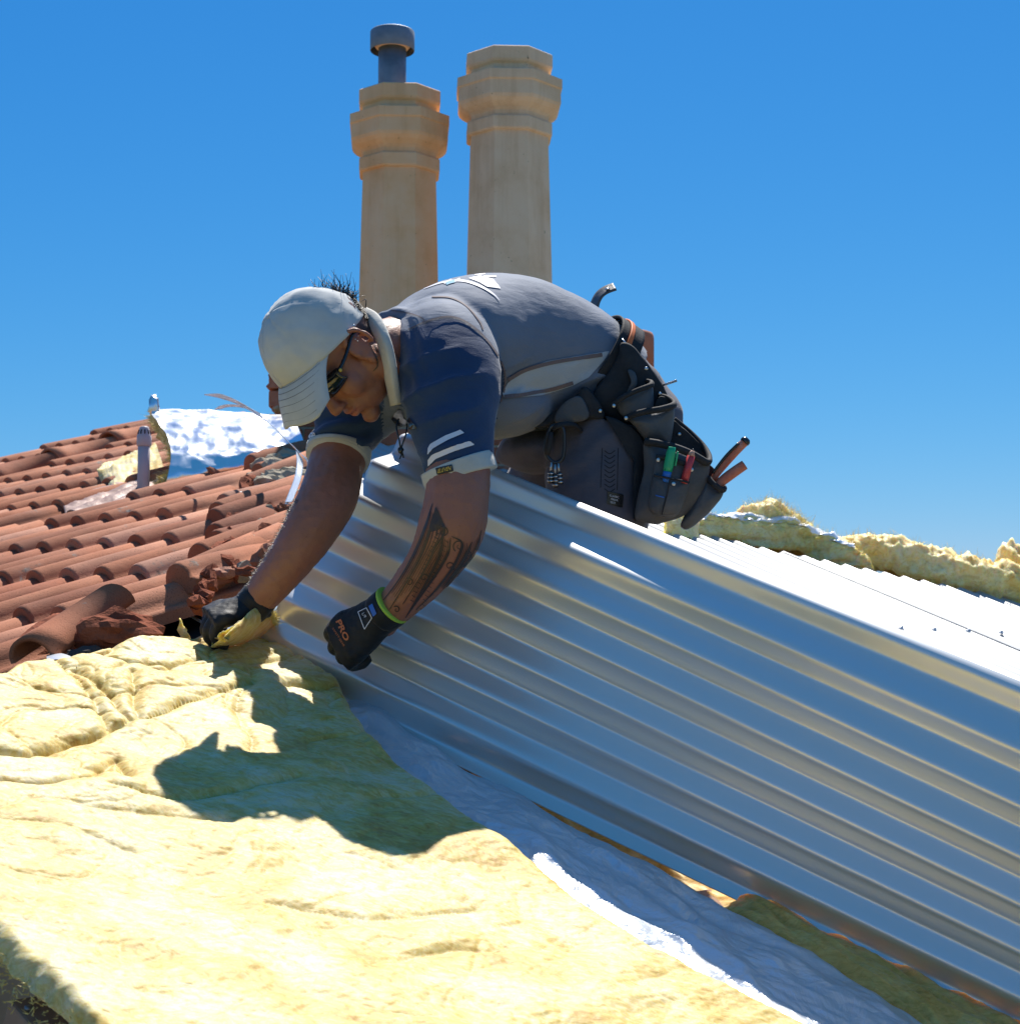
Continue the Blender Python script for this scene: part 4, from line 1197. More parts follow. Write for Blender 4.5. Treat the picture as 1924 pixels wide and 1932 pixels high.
# intrinsic skin colour: lips, stubble, cropped hair, ear; plus painted shade in the lip gap
loc = (V - HO) / HS; hf, hs, hu = loc @ hF, loc @ hL, loc @ hU
tint = np.tile(np.array((0.33, 0.135, 0.078)), (len(V), 1))
def blend(mask, col): 
    global tint
    m_ = np.clip(mask, 0, 1)[:, None]; tint = tint * (1 - m_) + np.array(col) * m_
inhead = (np.linalg.norm(loc, axis=1) < 0.2)
g_ = lambda f, s, u, rf, rs, ru: np.exp(-(((hf - f) / rf) ** 2 + ((hs - s) / rs) ** 2 + ((hu - u) / ru) ** 2)) * inhead
blend(0.55 * np.clip(g_(.06, 0, -.112, .06, .075, .022) + g_(.09, 0, -.055, .03, .03, .007) + 0.7 * g_(.04, .06, -.085, .05, .03, .03), 0, 1), (0.06, 0.032, 0.022))
blend(1.1 * g_(.104, 0, -.072, .012, .021, .009), (0.40, 0.12, 0.10))
blend(1.0 * g_(.10, 0, -.0725, .02, .02, .0016), (0.10, 0.03, 0.03))  # shade between the lips, painted as a dark line
blend(np.clip((-.016 - hf + 0.35 * (hu + .02)) / .018, 0, 1) * np.clip((hu + .062) / .03, 0, 1) * inhead * (np.abs(hs) < .0775), (0.030, 0.020, 0.017))
blend(0.8 * g_(.09, .032, .018, .02, .022, .005), (0.02, 0.013, 0.01))
blend(0.35 * (g_(-.014, .085, .0, .03, .012, .04)), (0.50, 0.15, 0.09))
# paler warm elbow and darker forearms
ca = body.data.color_attributes.new('tint', 'FLOAT_COLOR', 'POINT')
ca.data.foreach_set('color', np.concatenate([tint, np.ones((len(V), 1))], 1).astype(np.float32).ravel())
body_bvh = BVHTree.FromPolygons([tuple(v) for v in V], F)

# ---- shirt: torso and both sleeves fused into one cloth surface
SH = Geo()
secs = torso(SH, [(a, b, c, hb, hn) for a, b, c, hb, hn in TR], 0.004)
SLN = [(815, 652, 3.31, .093), (836, 668, 3.27, .104), (848, 718, 3.215, .102), (852, 790, 3.160, .084), (861, 855, 3.130, .0700), (866, 884, 3.122, .0680)]
SLF = [(740, 722, 3.46, .087), (690, 765, 3.45, .077), (655, 805, 3.43, .069), (640, 848, 3.41, .0640)]
limb(SH, SLN, 28, 8); limb(SH, SLF, 28, 8)
SH.add(ell_geo(D(838, 636, 3.32), AX_R * .10, AX_F * .10, AX_U * .085))
SH.add(ell_geo(D(915, 765, 3.45), AX_R * .14, AX_F * .13, AX_U * .075))
V, F = remesh(SH, 0.0055, 10, 0.5)
N = normals(V, F)
px_, py_ = pix(V.T.reshape(3, -1).T)[0], pix(V)[1]
near_m = np.clip((3.37 - V @ AX_F) / 0.12, 0, 1) * np.clip((px_ - 730) / 30, 0, 1) * np.clip((955 - px_) / 40, 0, 1) * np.clip((py_ - 640) / 60, 0, 1)
# folds that run from the armpit across the sleeve, and drape lines towards the belt
ph = (0.80 * px_ + 1.0 * py_) / 1.0; wob_ = 16 * fbm(V * 9, 2)
fold = (1 - 2 * np.abs(np.sin((py_ + 0.42 * px_ + wob_) / 19)) ** 0.75) * np.clip(1.2 * fbm(V * 7 + 3, 2) + 0.35, 0, 1) * np.clip((925 - px_) / 90, 0, 1)
V = V + N * (near_m * (0.0085 * fold * np.clip((880 - py_) / 40, 0, 1)))[:, None]
wmask = np.clip((px_ - 930) / 60, 0, 1) * np.clip((py_ - 640) / 60, 0, 1)
drape = (1 - 2 * np.abs(np.sin((py_ + 0.45 * px_ + 20 * fbm(V * 6, 2)) / 17)) ** 0.75) * np.clip(0.5 + fbm(V * 6 + 9, 2), 0, 1)
V = V + N * (wmask * 0.0060 * drape)[:, None]
armp = np.clip(1 - np.hypot(px_ - 740, (py_ - 690) * 0.6) / 90, 0, 1)
V = V + N * (armp * 0.004 * np.sin((px_ - 0.35 * py_ + wob_) / 6.0))[:, None]
farm = np.clip((V @ AX_F - 3.28) / 0.03, 0, 1) * np.clip((720 - px_) / 30, 0, 1)
V = V + N * (farm * 0.006 * np.sin((py_ + 0.35 * px_ + wob_) / 6.5))[:, None]
V = V + N * (0.0035 * fbm(V * 8, 3))[:, None]
shirt = mesh('shirt', V, F, [M['shirt'], M['sleeve_navy']], person)
Vc = V[np.array([f[0] for f in F])]
fx, fy = pix(Vc)
seam = spline(np.array([(770, 622), (812, 604), (852, 598), (890, 615), (925, 650), (950, 695), (950, 740), (935, 790), (930, 870)]), 100)
def left_of(x, y, pl):
    d = np.stack([np.interp(y, pl[:, 1][np.argsort(pl[:, 1])], pl[:, 0][np.argsort(pl[:, 1])])], 0)[0]
    return x < d
sl = seam[38:]
is_sleeve = (fy > 598) & (fx > 735) & left_of(fx, fy, sl) & ((Vc @ AX_F) < 3.34) & (fy > np.interp(fx, seam[:42, 0], seam[:42, 1]))
is_sleeve |= ((Vc @ AX_F) > 3.28) & (fx < 722) & (fy > 740)
shirt.data.polygons.foreach_set('material_index', is_sleeve.astype(np.int32))
shirt_bvh = BVHTree.FromPolygons([tuple(v) for v in V], F)

def cast(bvhs, x, y, lift):
    r = ray(x, y); r = r / np.linalg.norm(r); best = None
    for b_ in bvhs:
        h_ = b_.ray_cast(Vector((0, 0, 0)), Vector(r))
        if h_[0] is not None and (best is None or h_[3] < best[1]): best = (h_[0], h_[3], h_[1])
    if best is None: return None
    n_ = np.array(best[2]); n_ = n_ if np.dot(n_, r) < 0 else -n_
    return np.array(best[0]) + n_ * lift * 0.6 - r * lift * 0.6
def inside(poly, x, y):
    c = False; n_ = len(poly); j = n_ - 1
    for i in range(n_):
        xi, yi = poly[i][:2]; xj, yj = poly[j][:2]
        if (yi > y) != (yj > y) and x < (xj - xi) * (y - yi) / (yj - yi + 1e-12) + xi: c = not c
        j = i
    return c
def decal(name, poly, mat, parent, bvhs, step=3.0, lift=0.0012, thick=0.0, kids=None):
    """a print or sewn-on piece lying on a surface: boundary follows poly exactly"""
    poly = resample(list(poly) + [poly[0]], max(8, int(len(poly) * 2 + sum(np.hypot(*(np.diff(np.array(list(poly) + [poly[0]]), axis=0).T))) / step)))[:-1]
    bm = bmesh.new()
    vs = [bm.verts.new((a, b, 0)) for a, b in poly]
    f = bm.faces.new(vs)
    bmesh.ops.triangulate(bm, faces=[f])
    bmesh.ops.subdivide_edges(bm, edges=[e for e in bm.edges if e.calc_length() > step * 2], cuts=max(1, int(max(np.ptp(poly, axis=0)) / (step * 3))), use_grid_fill=True)
    bmesh.ops.triangulate(bm, faces=bm.faces[:])
    ok = {}
    for v in bm.verts:
        p = cast(bvhs, v.co.x, v.co.y, lift); ok[v] = p
    dead = [v for v in bm.verts if ok[v] is None]
    for v in bm.verts:
        if ok[v] is not None: v.co = Vector(ok[v])
    bmesh.ops.delete(bm, geom=dead, context='VERTS')
    big = [f_ for f_ in bm.faces if max(e.calc_length() for e in f_.edges) > 0.12]
    bmesh.ops.delete(bm, geom=big, context='FACES')
    bm.verts.index_update()
    VV = [v.co[:] for v in bm.verts]; FF = [tuple(v.index for v in f_.verts) for f_ in bm.faces]
    bm.free()
    if not FF: return None
    o = mesh(name, VV, FF, mat, parent)
    if thick: so = o.modifiers.new('thick', 'SOLIDIFY'); so.thickness = thick; so.offset = 0
    return o
def stroke_geo(pts, w, bvhs, lift=0.0013, n=None, closed=False):
    """a drawn line of width w (picture units; number or list) laid on a surface"""
    P = spline(np.array(pts, float), n or max(6, len(pts) * 7))
    ww = np.interp(np.linspace(0, 1, len(P)), np.linspace(0, 1, np.size(w)), np.atleast_1d(w)) / 2
    T_ = np.gradient(P, axis=0); T_ /= np.linalg.norm(T_, axis=1)[:, None] + 1e-9
    Nr = np.stack([-T_[:, 1], T_[:, 0]], 1)
    rows = []
    for k in range(len(P)):
        a, b = P[k] + Nr[k] * ww[k], P[k] - Nr[k] * ww[k]
        pa, pb = cast(bvhs, a[0], a[1], lift), cast(bvhs, b[0], b[1], lift)
        rows.append(None if pa is None or pb is None else (pa, pb))
    V_, F_ = [], []
    for k in range(len(rows) - 1):
        if rows[k] is None or rows[k + 1] is None: continue
        q = [rows[k][0], rows[k][1], rows[k + 1][1], rows[k + 1][0]]
        if max(np.linalg.norm(q[i] - q[i - 1]) for i in range(4)) > 0.05: continue
        F_.append(tuple(range(len(V_), len(V_) + 4))); V_ += q
    return V_, F_
def strokes(name, lines, mat, parent, bvhs, lift=0.0013):
    if name == 'tattoo' or name == 'tread_seam':
        G = Geo()
        for pts, w in lines:
            VF = stroke_geo(pts, w, bvhs, lift)
            if VF[1]: G.add(VF)
        return tag(G.build(name, mat, parent, False), kind='stuff') if G.n else None
    for pts, w in lines:
        VF = stroke_geo(pts, w, bvhs, lift)
        if VF[1]: Geo().add(VF).build(name, mat, parent, False)
def lettering(name, text, o, xd, yd, mat, parent, bvhs, lift=0.0016, bold=0.0):
    """text laid on a surface: o picture position of the baseline start, xd / yd picture vectors of one em"""
    cu = bpy.data.curves.new('txt', 'FONT'); cu.body = text; cu.size = 1.0; cu.resolution_u = 3; cu.offset = bold
    ob = bpy.data.objects.new('txt', cu); COL.objects.link(ob)
    dg = bpy.context.evaluated_depsgraph_get(); me = ob.evaluated_get(dg).to_mesh()
    V_ = [v.co[:] for v in me.vertices]; F_ = [tuple(p.vertices) for p in me.polygons]
    ob.evaluated_get(dg).to_mesh_clear(); bpy.data.objects.remove(ob); bpy.data.curves.remove(cu)
    out = []
    for x, y, _ in V_:
        p = cast(bvhs, o[0] + x * xd[0] + y * yd[0], o[1] + x * xd[1] + y * yd[1], lift)
        out.append(p if p is not None else np.array((0, 0, -50.0)))
    F_ = [f for f in F_ if all(out[i][2] > -40 for i in f)]
    return mesh(name, out, F_, mat, parent, False)

SB = [shirt_bvh]
strokes('seam', [([tuple(p) for p in seam[8:92:4]], 3.2), ([(815, 560), (850, 562), (880, 578), (903, 605), (911, 622)], 2.6), ([(738, 585), (775, 592), (800, 605), (770, 622)], 2.0)], M['piping'], shirt, SB, 0.002)
decal('side_panel', [(957, 722), (985, 700), (1030, 681), (1085, 672), (1150, 662), (1140, 678), (1110, 712), (1078, 728), (1020, 746), (942, 752), (948, 740)], M['panel'], shirt, SB, 7, 0.002)
strokes('panel_stripe', [([(957, 716), (990, 698), (1040, 684), (1095, 675), (1135, 669)], 7), ([(940, 750), (990, 744), (1040, 734), (1080, 722)], 7)], M['piping'], shirt, SB, 0.0034)
decal('reflective_bar', [(808, 846), (812, 838), (840, 822), (868, 811), (876, 817), (846, 830), (818, 846), (807, 858)], M['white_print'], shirt, SB, 5, 0.0022)
decal('reflective_bar', [(808, 868), (815, 858), (850, 843), (886, 832), (895, 839), (858, 851), (822, 866), (808, 880)], M['white_print'], shirt, SB, 5, 0.0022)
decal('reflective_bar', [(582, 818), (594, 816), (597, 825), (584, 827)], M['white_print'], shirt, SB, 4, 0.0022)
decal('reflective_bar', [(582, 840), (598, 840), (601, 850), (583, 850)], M['white_print'], shirt, SB, 4, 0.0022)
decal('back_print', [(884, 525), (905, 520), (930, 527), (945, 545), (918, 541), (905, 533)], M['white_print'], shirt, SB, 4, 0.002)
strokes('back_print', [([(800, 545), (835, 533), (872, 530), (905, 540), (930, 555), (942, 567)], [1, 3, 4, 4, 3, 1]), ([(838, 535), (852, 528)], 3.5), ([(858, 531), (868, 526)], 3.5), ([(912, 522), (936, 522)], 2.4), ([(896, 519), (915, 517)], 2.0)], M['white_print'], shirt, SB, 0.002)
strokes('back_print', [([(842, 536), (850, 533), (858, 531)], 5)], material('teal_print', (0.12, 0.35, 0.48), 0.6), shirt, SB, 0.0024)

# ribbed cuffs, collar, placket cord
def ring(name, path, rads, mat, parent, n=32, flat=1.0, sub=4):
    P = np.array([[*D(a, b, c), r] for (a, b, c), r in zip(path, rads)]); P = spline(P, (len(path) - 1) * sub + 1)
    V_, F_ = tube_geo(P[:, :3], P[:, 3], n, True, flat)
    return Geo().add((V_, F_)).build(name, mat, parent)
cuff_o = ring('sleeve_cuff', [(861, 874, 3.123), (866, 888, 3.122), (871, 903, 3.121)], [.0705, .0715, .0705], M['rib'], shirt)
ring('sleeve_cuff', [(640, 846, 3.412), (638, 858, 3.406), (636, 866, 3.400)], [.0668, .0668, .0645], M['rib'], shirt)
cuff_bvh = BVHTree.FromPolygons([tuple(v.co) for v in cuff_o.data.vertices], [tuple(p.vertices) for p in cuff_o.data.polygons])
lab = decal('label', [(822, 883), (853, 876), (856, 889), (825, 896)], M['blackplastic'], shirt, [cuff_bvh], 4, 0.0018)
lettering('label_print', 'ELEVEN', (826, 892.5), (7.4, -1.75), (2.0, -10.5), M['yellow_print'], shirt, [cuff_bvh], 0.0032, 0.02)
cl = [(684, 585, 3.225, 9), (704, 604, 3.180, 15), (722, 638, 3.150, 14), (732, 676, 3.150, 14), (739, 718, 3.165, 13), (748, 764, 3.19, 12)]
ci = spline(np.array(cl), 60)
T2 = np.gradient(ci[:, :2], axis=0); T2 /= np.linalg.norm(T2, axis=1)[:, None]; N2 = np.stack([-T2[:, 1], T2[:, 0]], 1)
ww = np.linspace(-1, 1, 9)
Gc = np.array([[D(ci[k, 0] + N2[k, 0] * ci[k, 3] * w_, ci[k, 1] + N2[k, 1] * ci[k, 3] * w_, ci[k, 2] - 0.008 * (1 - w_ * w_) + 0.012 * max(0, w_)) for w_ in ww] for k in range(60)])
co = grid_mesh('collar', Gc, M['rib'], shirt); so = co.modifiers.new('thick', 'SOLIDIFY'); so.thickness = 0.003
plk = decal('placket', [(738, 790), (750, 770), (764, 775), (788, 808), (770, 810), (745, 800)], M['blackplastic'], shirt, [shirt_bvh], 6, 0.003)
G = Geo()
for pts in ([(752, 790, 3.175), (748, 806, 3.165), (752, 826, 3.155), (756, 846, 3.155)], [(768, 800, 3.165), (766, 818, 3.155), (760, 836, 3.155), (756, 848, 3.155)], [(756, 846, 3.155), (757, 858, 3.155), (754, 866, 3.155)], [(757, 848, 3.155), (760, 858, 3.155), (761, 864, 3.155)]):
    G.add(tube_geo(spline(np.array([D(*k) for k in pts]), 14), 0.0016, 6))
G.add(rock_geo(D(756, 849, 3.153), 0.0055, 5, (1, 1, 1.2), 2, 0.3))
G.build('cord', M['blackplastic'], shirt)

# ---- trousers
PN = Geo()
torso(PN, [(1095, 722, 3.635, .128, .169), (1122, 762, 3.645, .132, .175), (1150, 815, 3.66, .138, .183), (1178, 880, 3.67, .120, .175), (1190, 925, 3.68, .06, .12)], 0.0)
for pts in ([(1160, 825, 3.53, .121), (1135, 900, 3.51, .117), (1120, 1050, 3.49, .104), (1095, 1285, 3.48, .075), (1098, 1325, 3.51, .062)], [(1130, 820, 3.77, .121), (1060, 900, 3.76, .117), (1010, 1050, 3.78, .104), (1000, 1245, 3.80, .075), (1004, 1280, 3.83, .062)],
            [(1098, 1315, 3.50, .068), (1180, 1345, 3.54, .066), (1330, 1372, 3.60, .052), (1420, 1384, 3.64, .045)], [(1004, 1275, 3.82, .068), (1090, 1295, 3.86, .066), (1230, 1320, 3.94, .052), (1310, 1330, 3.98, .045)]):
    limb(PN, pts, 24)
PN.add(ell_geo(D(1010, 850, 3.64), AX_R * .085, AX_F * .16, AX_U * .05))
V, F = remesh(PN, 0.006, 8, 0.5); N = normals(V, F); px_, py_ = pix(V)
V = V + N * (0.006 * fbm(V * 8, 3) + 0.006 * np.sin((py_ + 0.5 * px_ + 30 * fbm(V * 5, 2)) / 11) * np.clip(0.4 + fbm(V * 4 + 2, 2), 0, 1))[:, None]
pants = mesh('trousers', V, F, M['pants'], person)
pants_bvh = BVHTree.FromPolygons([tuple(v) for v in V], F)
decal('patch', [(1146, 927), (1176, 933), (1174, 958), (1144, 950)], M['blackplastic'], pants, [pants_bvh], 5, 0.002)
lettering('patch_print', 'CLASSIC', (1150, 936.5), (4.6, 1.0), (-.7, -5.4), M['white_print'], pants, [pants_bvh], 0.0035)
lettering('patch_print', 'WEAR', (1152, 943.0), (4.6, 1.0), (-.7, -5.4), M['white_print'], pants, [pants_bvh], 0.0035)
lettering('patch_print', 'BEST', (1151, 949.0), (4.6, 1.0), (-.7, -5.4), M['white_print'], pants, [pants_bvh], 0.0035)
strokes('tread_seam', [([(1140, 850 + 9 * k), (1150, 856 + 9 * k), (1160, 850 + 9 * k)], 1.6) for k in range(9)] + [([(1136, 845), (1133, 920)], 1.4), ([(1166, 845), (1164, 925)], 1.4)], M['edging'], pants, [pants_bvh], 0.001)
for (a, b, c) in ((1430, 1386, 3.65), (1320, 1332, 3.99)):
    p = D(a, b, c); fx_ = np.array((.30, .10, -.05)); fx_ /= np.linalg.norm(fx_); up_ = np.array((0.1, 0, 1.0)); sd = np.cross(fx_, up_); sd /= np.linalg.norm(sd)
    V_, F_ = loft_geo([(p - fx_ * .03, sd * .045, up_ * .05), (p + fx_ * .03, sd * .048, up_ * .055), (p + fx_ * .07 - up_ * .04, sd * .045, up_ * .07 + fx_ * .03), (p + fx_ * .09 - up_ * .13, sd * .042, fx_ * .035), (p + fx_ * .08 - up_ * .16, sd * .03, fx_ * .02)], 20)
    Geo().add((V_, F_)).build('boot', M['leather'], person)

# ---- gloved hands
def hand_geo(wrist, hd, dorsal, side, curls, spread=0.010, L=1.0, thumb=None, K=1.0):
    """side: unit vector from little finger towards index finger"""
    G = Geo(); hd = hd / np.linalg.norm(hd); dorsal = dorsal - hd * np.dot(dorsal, hd); dorsal /= np.linalg.norm(dorsal)
    sd = np.cross(dorsal, hd); sd = sd if np.dot(sd, side) > 0 else -sd
    w0_, wrist = wrist, np.zeros(3)
    G.add(loft_geo([(wrist - hd * .03, sd * .034, dorsal * .030), (wrist, sd * .034, dorsal * .028), (wrist + hd * .03, sd * .040, dorsal * .025), (wrist + hd * .065, sd * .047, dorsal * .022), (wrist + hd * .092, sd * .046, dorsal * .018)], 24))
    lens = [(.040, .026, .022), (.046, .030, .024), (.043, .028, .023), (.034, .022, .020)]
    for k in range(4):
        o = (1.5 - k) * 0.0215
        p = wrist + hd * (.088 - (0.004, 0, .003, .010)[k]) * L + sd * o + dorsal * 0.004
        pts = [p - hd * .02, p]; ang = 0
        for l_, c_ in zip(lens[k], curls[k]):
            ang += c_
            d_ = hd * math.cos(ang) - dorsal * math.sin(ang) + sd * (1.5 - k) * spread * 0.5
            pts.append(pts[-1] + d_ / np.linalg.norm(d_) * l_ * L)
        pts = spline(np.array(pts), 22)
        G.add(tube_geo(pts, np.interp(np.linspace(0, 1, 22), [0, .3, .8, 1], [.0125, .0125, .0105, .0075]), 14))
        G.add(ell_geo(p + dorsal * .006, hd * .012, sd * .010, dorsal * .008, 12, 8))
    if thumb is not None:
        p = wrist + hd * .028 + sd * .032 - dorsal * .006
        pts = [p - sd * .012, p]
        for d_, l_ in thumb:
            dv = hd * d_[0] + sd * d_[1] + dorsal * d_[2]; pts.append(pts[-1] + dv / np.linalg.norm(dv) * l_)
        pts = spline(np.array(pts), 18)
        G.add(tube_geo(pts, np.interp(np.linspace(0, 1, 18), [0, .4, .8, 1], [.017, .0145, .0125, .008]), 14))
    G.v = [v_ * K + w0_ for v_ in G.v]
    return G
held_bvh = BVHTree.FromObject(held, bpy.context.evaluated_depsgraph_get())
def depth_at(bvh, x, y):
    r = ray(x, y); h_ = bvh.ray_cast(Vector((0, 0, 0)), Vector(r / np.linalg.norm(r)))
    return None if h_[0] is None else float(np.array(h_[0]) @ AX_F)
ds = depth_at(held_bvh, 670, 1225) or 3.15
wn_ = D(716, 1162, 3.205)
kn_ = D(628, 1228, min(3.245, ds - 0.07))
hd = kn_ - wn_
GN = hand_geo(wn_, hd, np.array((-0.22, -0.93, 0.28)), D(600, 1170, 3.05) - D(690, 1265, 3.05), [(0.5, 1.15, 0.9), (0.6, 1.2, 0.95), (0.65, 1.2, 1.0), (0.7, 1.25, 1.0)], 0.004, 0.86, None, 1.20)
V, F = remesh(GN, 0.0028, 4, 0.5); N = normals(V, F)
V = V + N * (0.0010 * fbm(V * 70, 3) + 0.0012 * fbm(V * 25, 2))[:, None]
gl_n = mesh('glove', V, F, M['glove'], person); gl_n['label'] = 'black glove of the near hand with orange print and lime cuff'
gn_bvh = BVHTree.FromPolygons([tuple(v) for v in V], F)
wf_ = D(476, 1143, 3.345); kf_ = D(396, 1166, 3.31)
GF = hand_geo(wf_, kf_ - wf_, np.array((-0.45, -0.55, 0.70)), D(440, 1230, 3.36) - D(420, 1130, 3.46), [(0.9, 1.0, 0.5), (0.85, 1.0, 0.6), (0.8, 1.0, 0.7), (0.8, 1.0, 0.7)], 0.012, 0.85, None, 1.0)
V, F = remesh(GF, 0.0028, 4, 0.5); N = normals(V, F)
V = V + N * (0.0012 * fbm(V * 60, 3) + 0.0015 * fbm(V * 22, 2))[:, None]
gl_f = mesh('glove', V, F, M['glove'], person); gl_f['label'] = 'plain black glove of the far hand gripping the blanket'
axn = (D(776, 1112, 3.17) - wn_); axn /= np.linalg.norm(axn)
def band(name, c, ax, r, w, mat, parent, n=30):
    V_, F_ = tube_geo([c - ax * w, c - ax * w * .6, c + ax * w * .6, c + ax * w], [r * .97, r, r, r * .97], n)
    return Geo().add((V_, F_)).build(name, mat, parent)
band('cuff', wn_ + axn * .018, axn, .0405, .016, M['glove'], gl_n)
band('cuff_trim', wn_ + axn * .036, axn, .0412, .0030, M['lime'], gl_n)
axf = D(508, 1106, 3.325) - wf_; axf /= np.linalg.norm(axf)
band('cuff', wf_ + axf * .012, axf, .0375, .022, M['glove'], gl_f)
strokes('glove_tag', [([(446, 1207), (454, 1203), (462, 1198)], 3)], M['blue_print'], gl_f, [BVHTree.FromPolygons([tuple(v) for v in V], F)], 0.002)
NB = [gn_bvh, BVHTree.FromPolygons([tuple(v.co) for v in gl_n.children[0].data.vertices], [tuple(p.vertices) for p in gl_n.children[0].data.polygons])]
lettering('glove_print', 'PRO', (634, 1172), (9, 20), (13.0, -6.5), M['orange_print'], gl_n, NB, 0.002, 0.03)
lettering('glove_print', 'SAFETY GEAR', (627, 1186), (3.6, 5.6), (4.2, -2.8), M['orange_print'], gl_n, NB, 0.002)
decal('glove_print', [(696, 1144), (703, 1139), (711, 1158), (704, 1164)], M['blue_print'], gl_n, NB, 4, 0.0022)
strokes('glove_print', [([(676, 1155), (692, 1147)], 1.4), ([(692, 1147), (702, 1166)], 1.4), ([(702, 1166), (688, 1187)], 1.4), ([(688, 1187), (676, 1155)], 1.4)], M['white_print'], gl_n, NB, 0.002)
lettering('glove_print', 'L/9', (683, 1158), (4.2, 6.5), (6.5, -4.0), M['white_print'], gl_n, NB, 0.0022)
# paper tag tucked in the near cuff
Geo().add(box_geo(wn_ + axn * .055 + np.array((.022, -.03, .0)), axn * .016, np.array((.004, .003, .003)), np.cross(axn, (0, 1, 0)) * .006, 0.001)).build('cuff_tag', M['white_print'], gl_n)

# ---- tattoo on the near forearm
TB = [body_bvh]
def koru(cx, cy, r0, turns, start, sgn=1, n=26):
    return [(cx + r0 * (1 - k / (n + 4)) * math.cos(start + sgn * turns * 2 * math.pi * k / n), cy + r0 * (1 - k / (n + 4)) * math.sin(start + sgn * turns * 2 * math.pi * k / n)) for k in range(n)]
lines = []
mains = [[(816, 950), (800, 1000), (778, 1050), (752, 1095), (724, 1132)], [(822, 958), (812, 1000), (794, 1050), (766, 1100), (735, 1150)],
         [(824, 960), (834, 985), (838, 1005), (820, 1035), (795, 1085), (760, 1140)], [(838, 1005), (828, 1050), (800, 1105), (768, 1160)],
         [(850, 1015), (845, 1045), (822, 1085), (790, 1130), (765, 1165)], [(852, 1012), (870, 1022), (868, 1040), (850, 1075), (815, 1120), (785, 1150)], [(890, 1022), (872, 1060), (835, 1110)], [(908, 1000), (897, 1040), (868, 1078), (836, 1118), (800, 1150)]]
for m_ in mains: lines.append((m_, [1.2, 4.6, 3.6, 2.8, 1.4]))
for a, b, k in ((0, 1, 4), (1, 2, 4), (2, 3, 5), (3, 4, 4), (5, 6, 4), (6, 7, 4)):
    A1, A2 = spline(np.array(mains[a], float), 30), spline(np.array(mains[b], float), 30)
    for j in range(1, k):
        t_ = j / k; L_ = A1 * (1 - t_) + A2 * t_
        lines.append(([tuple(q) for q in L_[2:29:3]], [0.8, 1.7, 1.7, 0.8] if j % 2 else [0.5, 1.0, 1.0, 0.5]))
for c_ in ((836, 1004, 13, 1.4, 2.6, 1), (866, 1030, 12, 1.4, 2.2, 1), (848, 1068, 9, 1.2, 0.8, -1), (884, 1046, 8, 1.2, 2.0, 1), (800, 1090, 9, 1.1, 0.3, -1), (818, 1086, 8, 1.2, 3.2, 1), (772, 1098, 8, 1.2, 4.2, 1), (748, 1150, 7, 1.1, 4.0, 1)):
    lines.append((koru(*c_), [2.4, 1.8, 1.2]))
for k in range(16):
    x, y = 826 - 3.2 * k, 1004 + 8.5 * k
    lines.append(([(x - 4, y), (x + 3, y + 4)], 1.2))
    lines.append(([(x + 14, y + 16), (x + 20, y + 20)], 1.1))
strokes('tattoo', lines, M['ink'], body, TB, 0.0011)
decal('tattoo', [(823, 956), (833, 985), (828, 1000), (812, 1004), (806, 1012), (814, 980)], M['ink'], body, TB, 4, 0.0009)
strokes('neck_tattoo', [([(742, 575 + 0), (745, 590)], 1.0)], M['ink'], body, TB) if False else None
strokes('tattoo', [([(704, 664), (710, 676), (712, 690), (704, 700)], [1, 3, 3, 1]), ([(706, 652), (712, 664)], 2)], M['ink'], body, TB, 0.0012)

# ---- cap
capG = []
cC = (0.018, 0, 0.05); cR = (0.108, 0.088, 0.108)
nu_, nv_ = 72, 30
def rim_u(f): return 0.036 + 0.36 * (f - 0.018)
rows = []
for j in range(nv_ + 1):
    row_ = []
    for i in range(nu_ + 1):
        a = 2 * math.pi * i / nu_
        # find polar angle of the rim in this azimuth
        lo, hi = 0.05, math.pi
        for _ in range(24):
            md = (lo + hi) / 2; f = cC[0] + cR[0] * math.sin(md) * math.cos(a); u = cC[2] + cR[2] * math.cos(md)
            if u > rim_u(f): lo = md
            else: hi = md
        pol = lo * j / nv_
        f = cC[0] + cR[0] * math.sin(pol) ** 0.92 * math.cos(a); s = cR[1] * math.sin(pol) ** 0.92 * math.sin(a); u = cC[2] + cR[2] * math.cos(pol)
        pan = abs(math.cos(3 * (a + math.pi / 6)))          # six panels
        dent = 1 - 0.010 * (1 - pan) ** 6
        q = np.array((f, s, u)); 
        row_.append(H(cC[0] + (f - cC[0]) * dent, s * dent, cC[2] + (u - cC[2]) * dent))
    rows.append(row_)
Gcap = np.array(rows)
nn_ = (Gcap - H(*cC)); nn_ /= np.linalg.norm(nn_, axis=2)[..., None]
Gcap = Gcap + (0.0030 * fbm(Gcap * 16, 3) + 0.0012 * fbm(Gcap * 50, 2) + 0.0030 * np.exp(-np.abs(noise(Gcap * 13 + 4)) / 0.12))[..., None] * nn_
cap = grid_mesh('cap', Gcap, M['cap'], person)
so = cap.modifiers.new('thick', 'SOLIDIFY'); so.thickness = 0.003; so.offset = -1
cap['label'] = 'pale grey baseball cap with curved brim'
cap_bvh = BVHTree.FromPolygons([tuple(v) for v in Gcap.reshape(-1, 3)], [tuple(p.vertices) for p in cap.data.polygons])
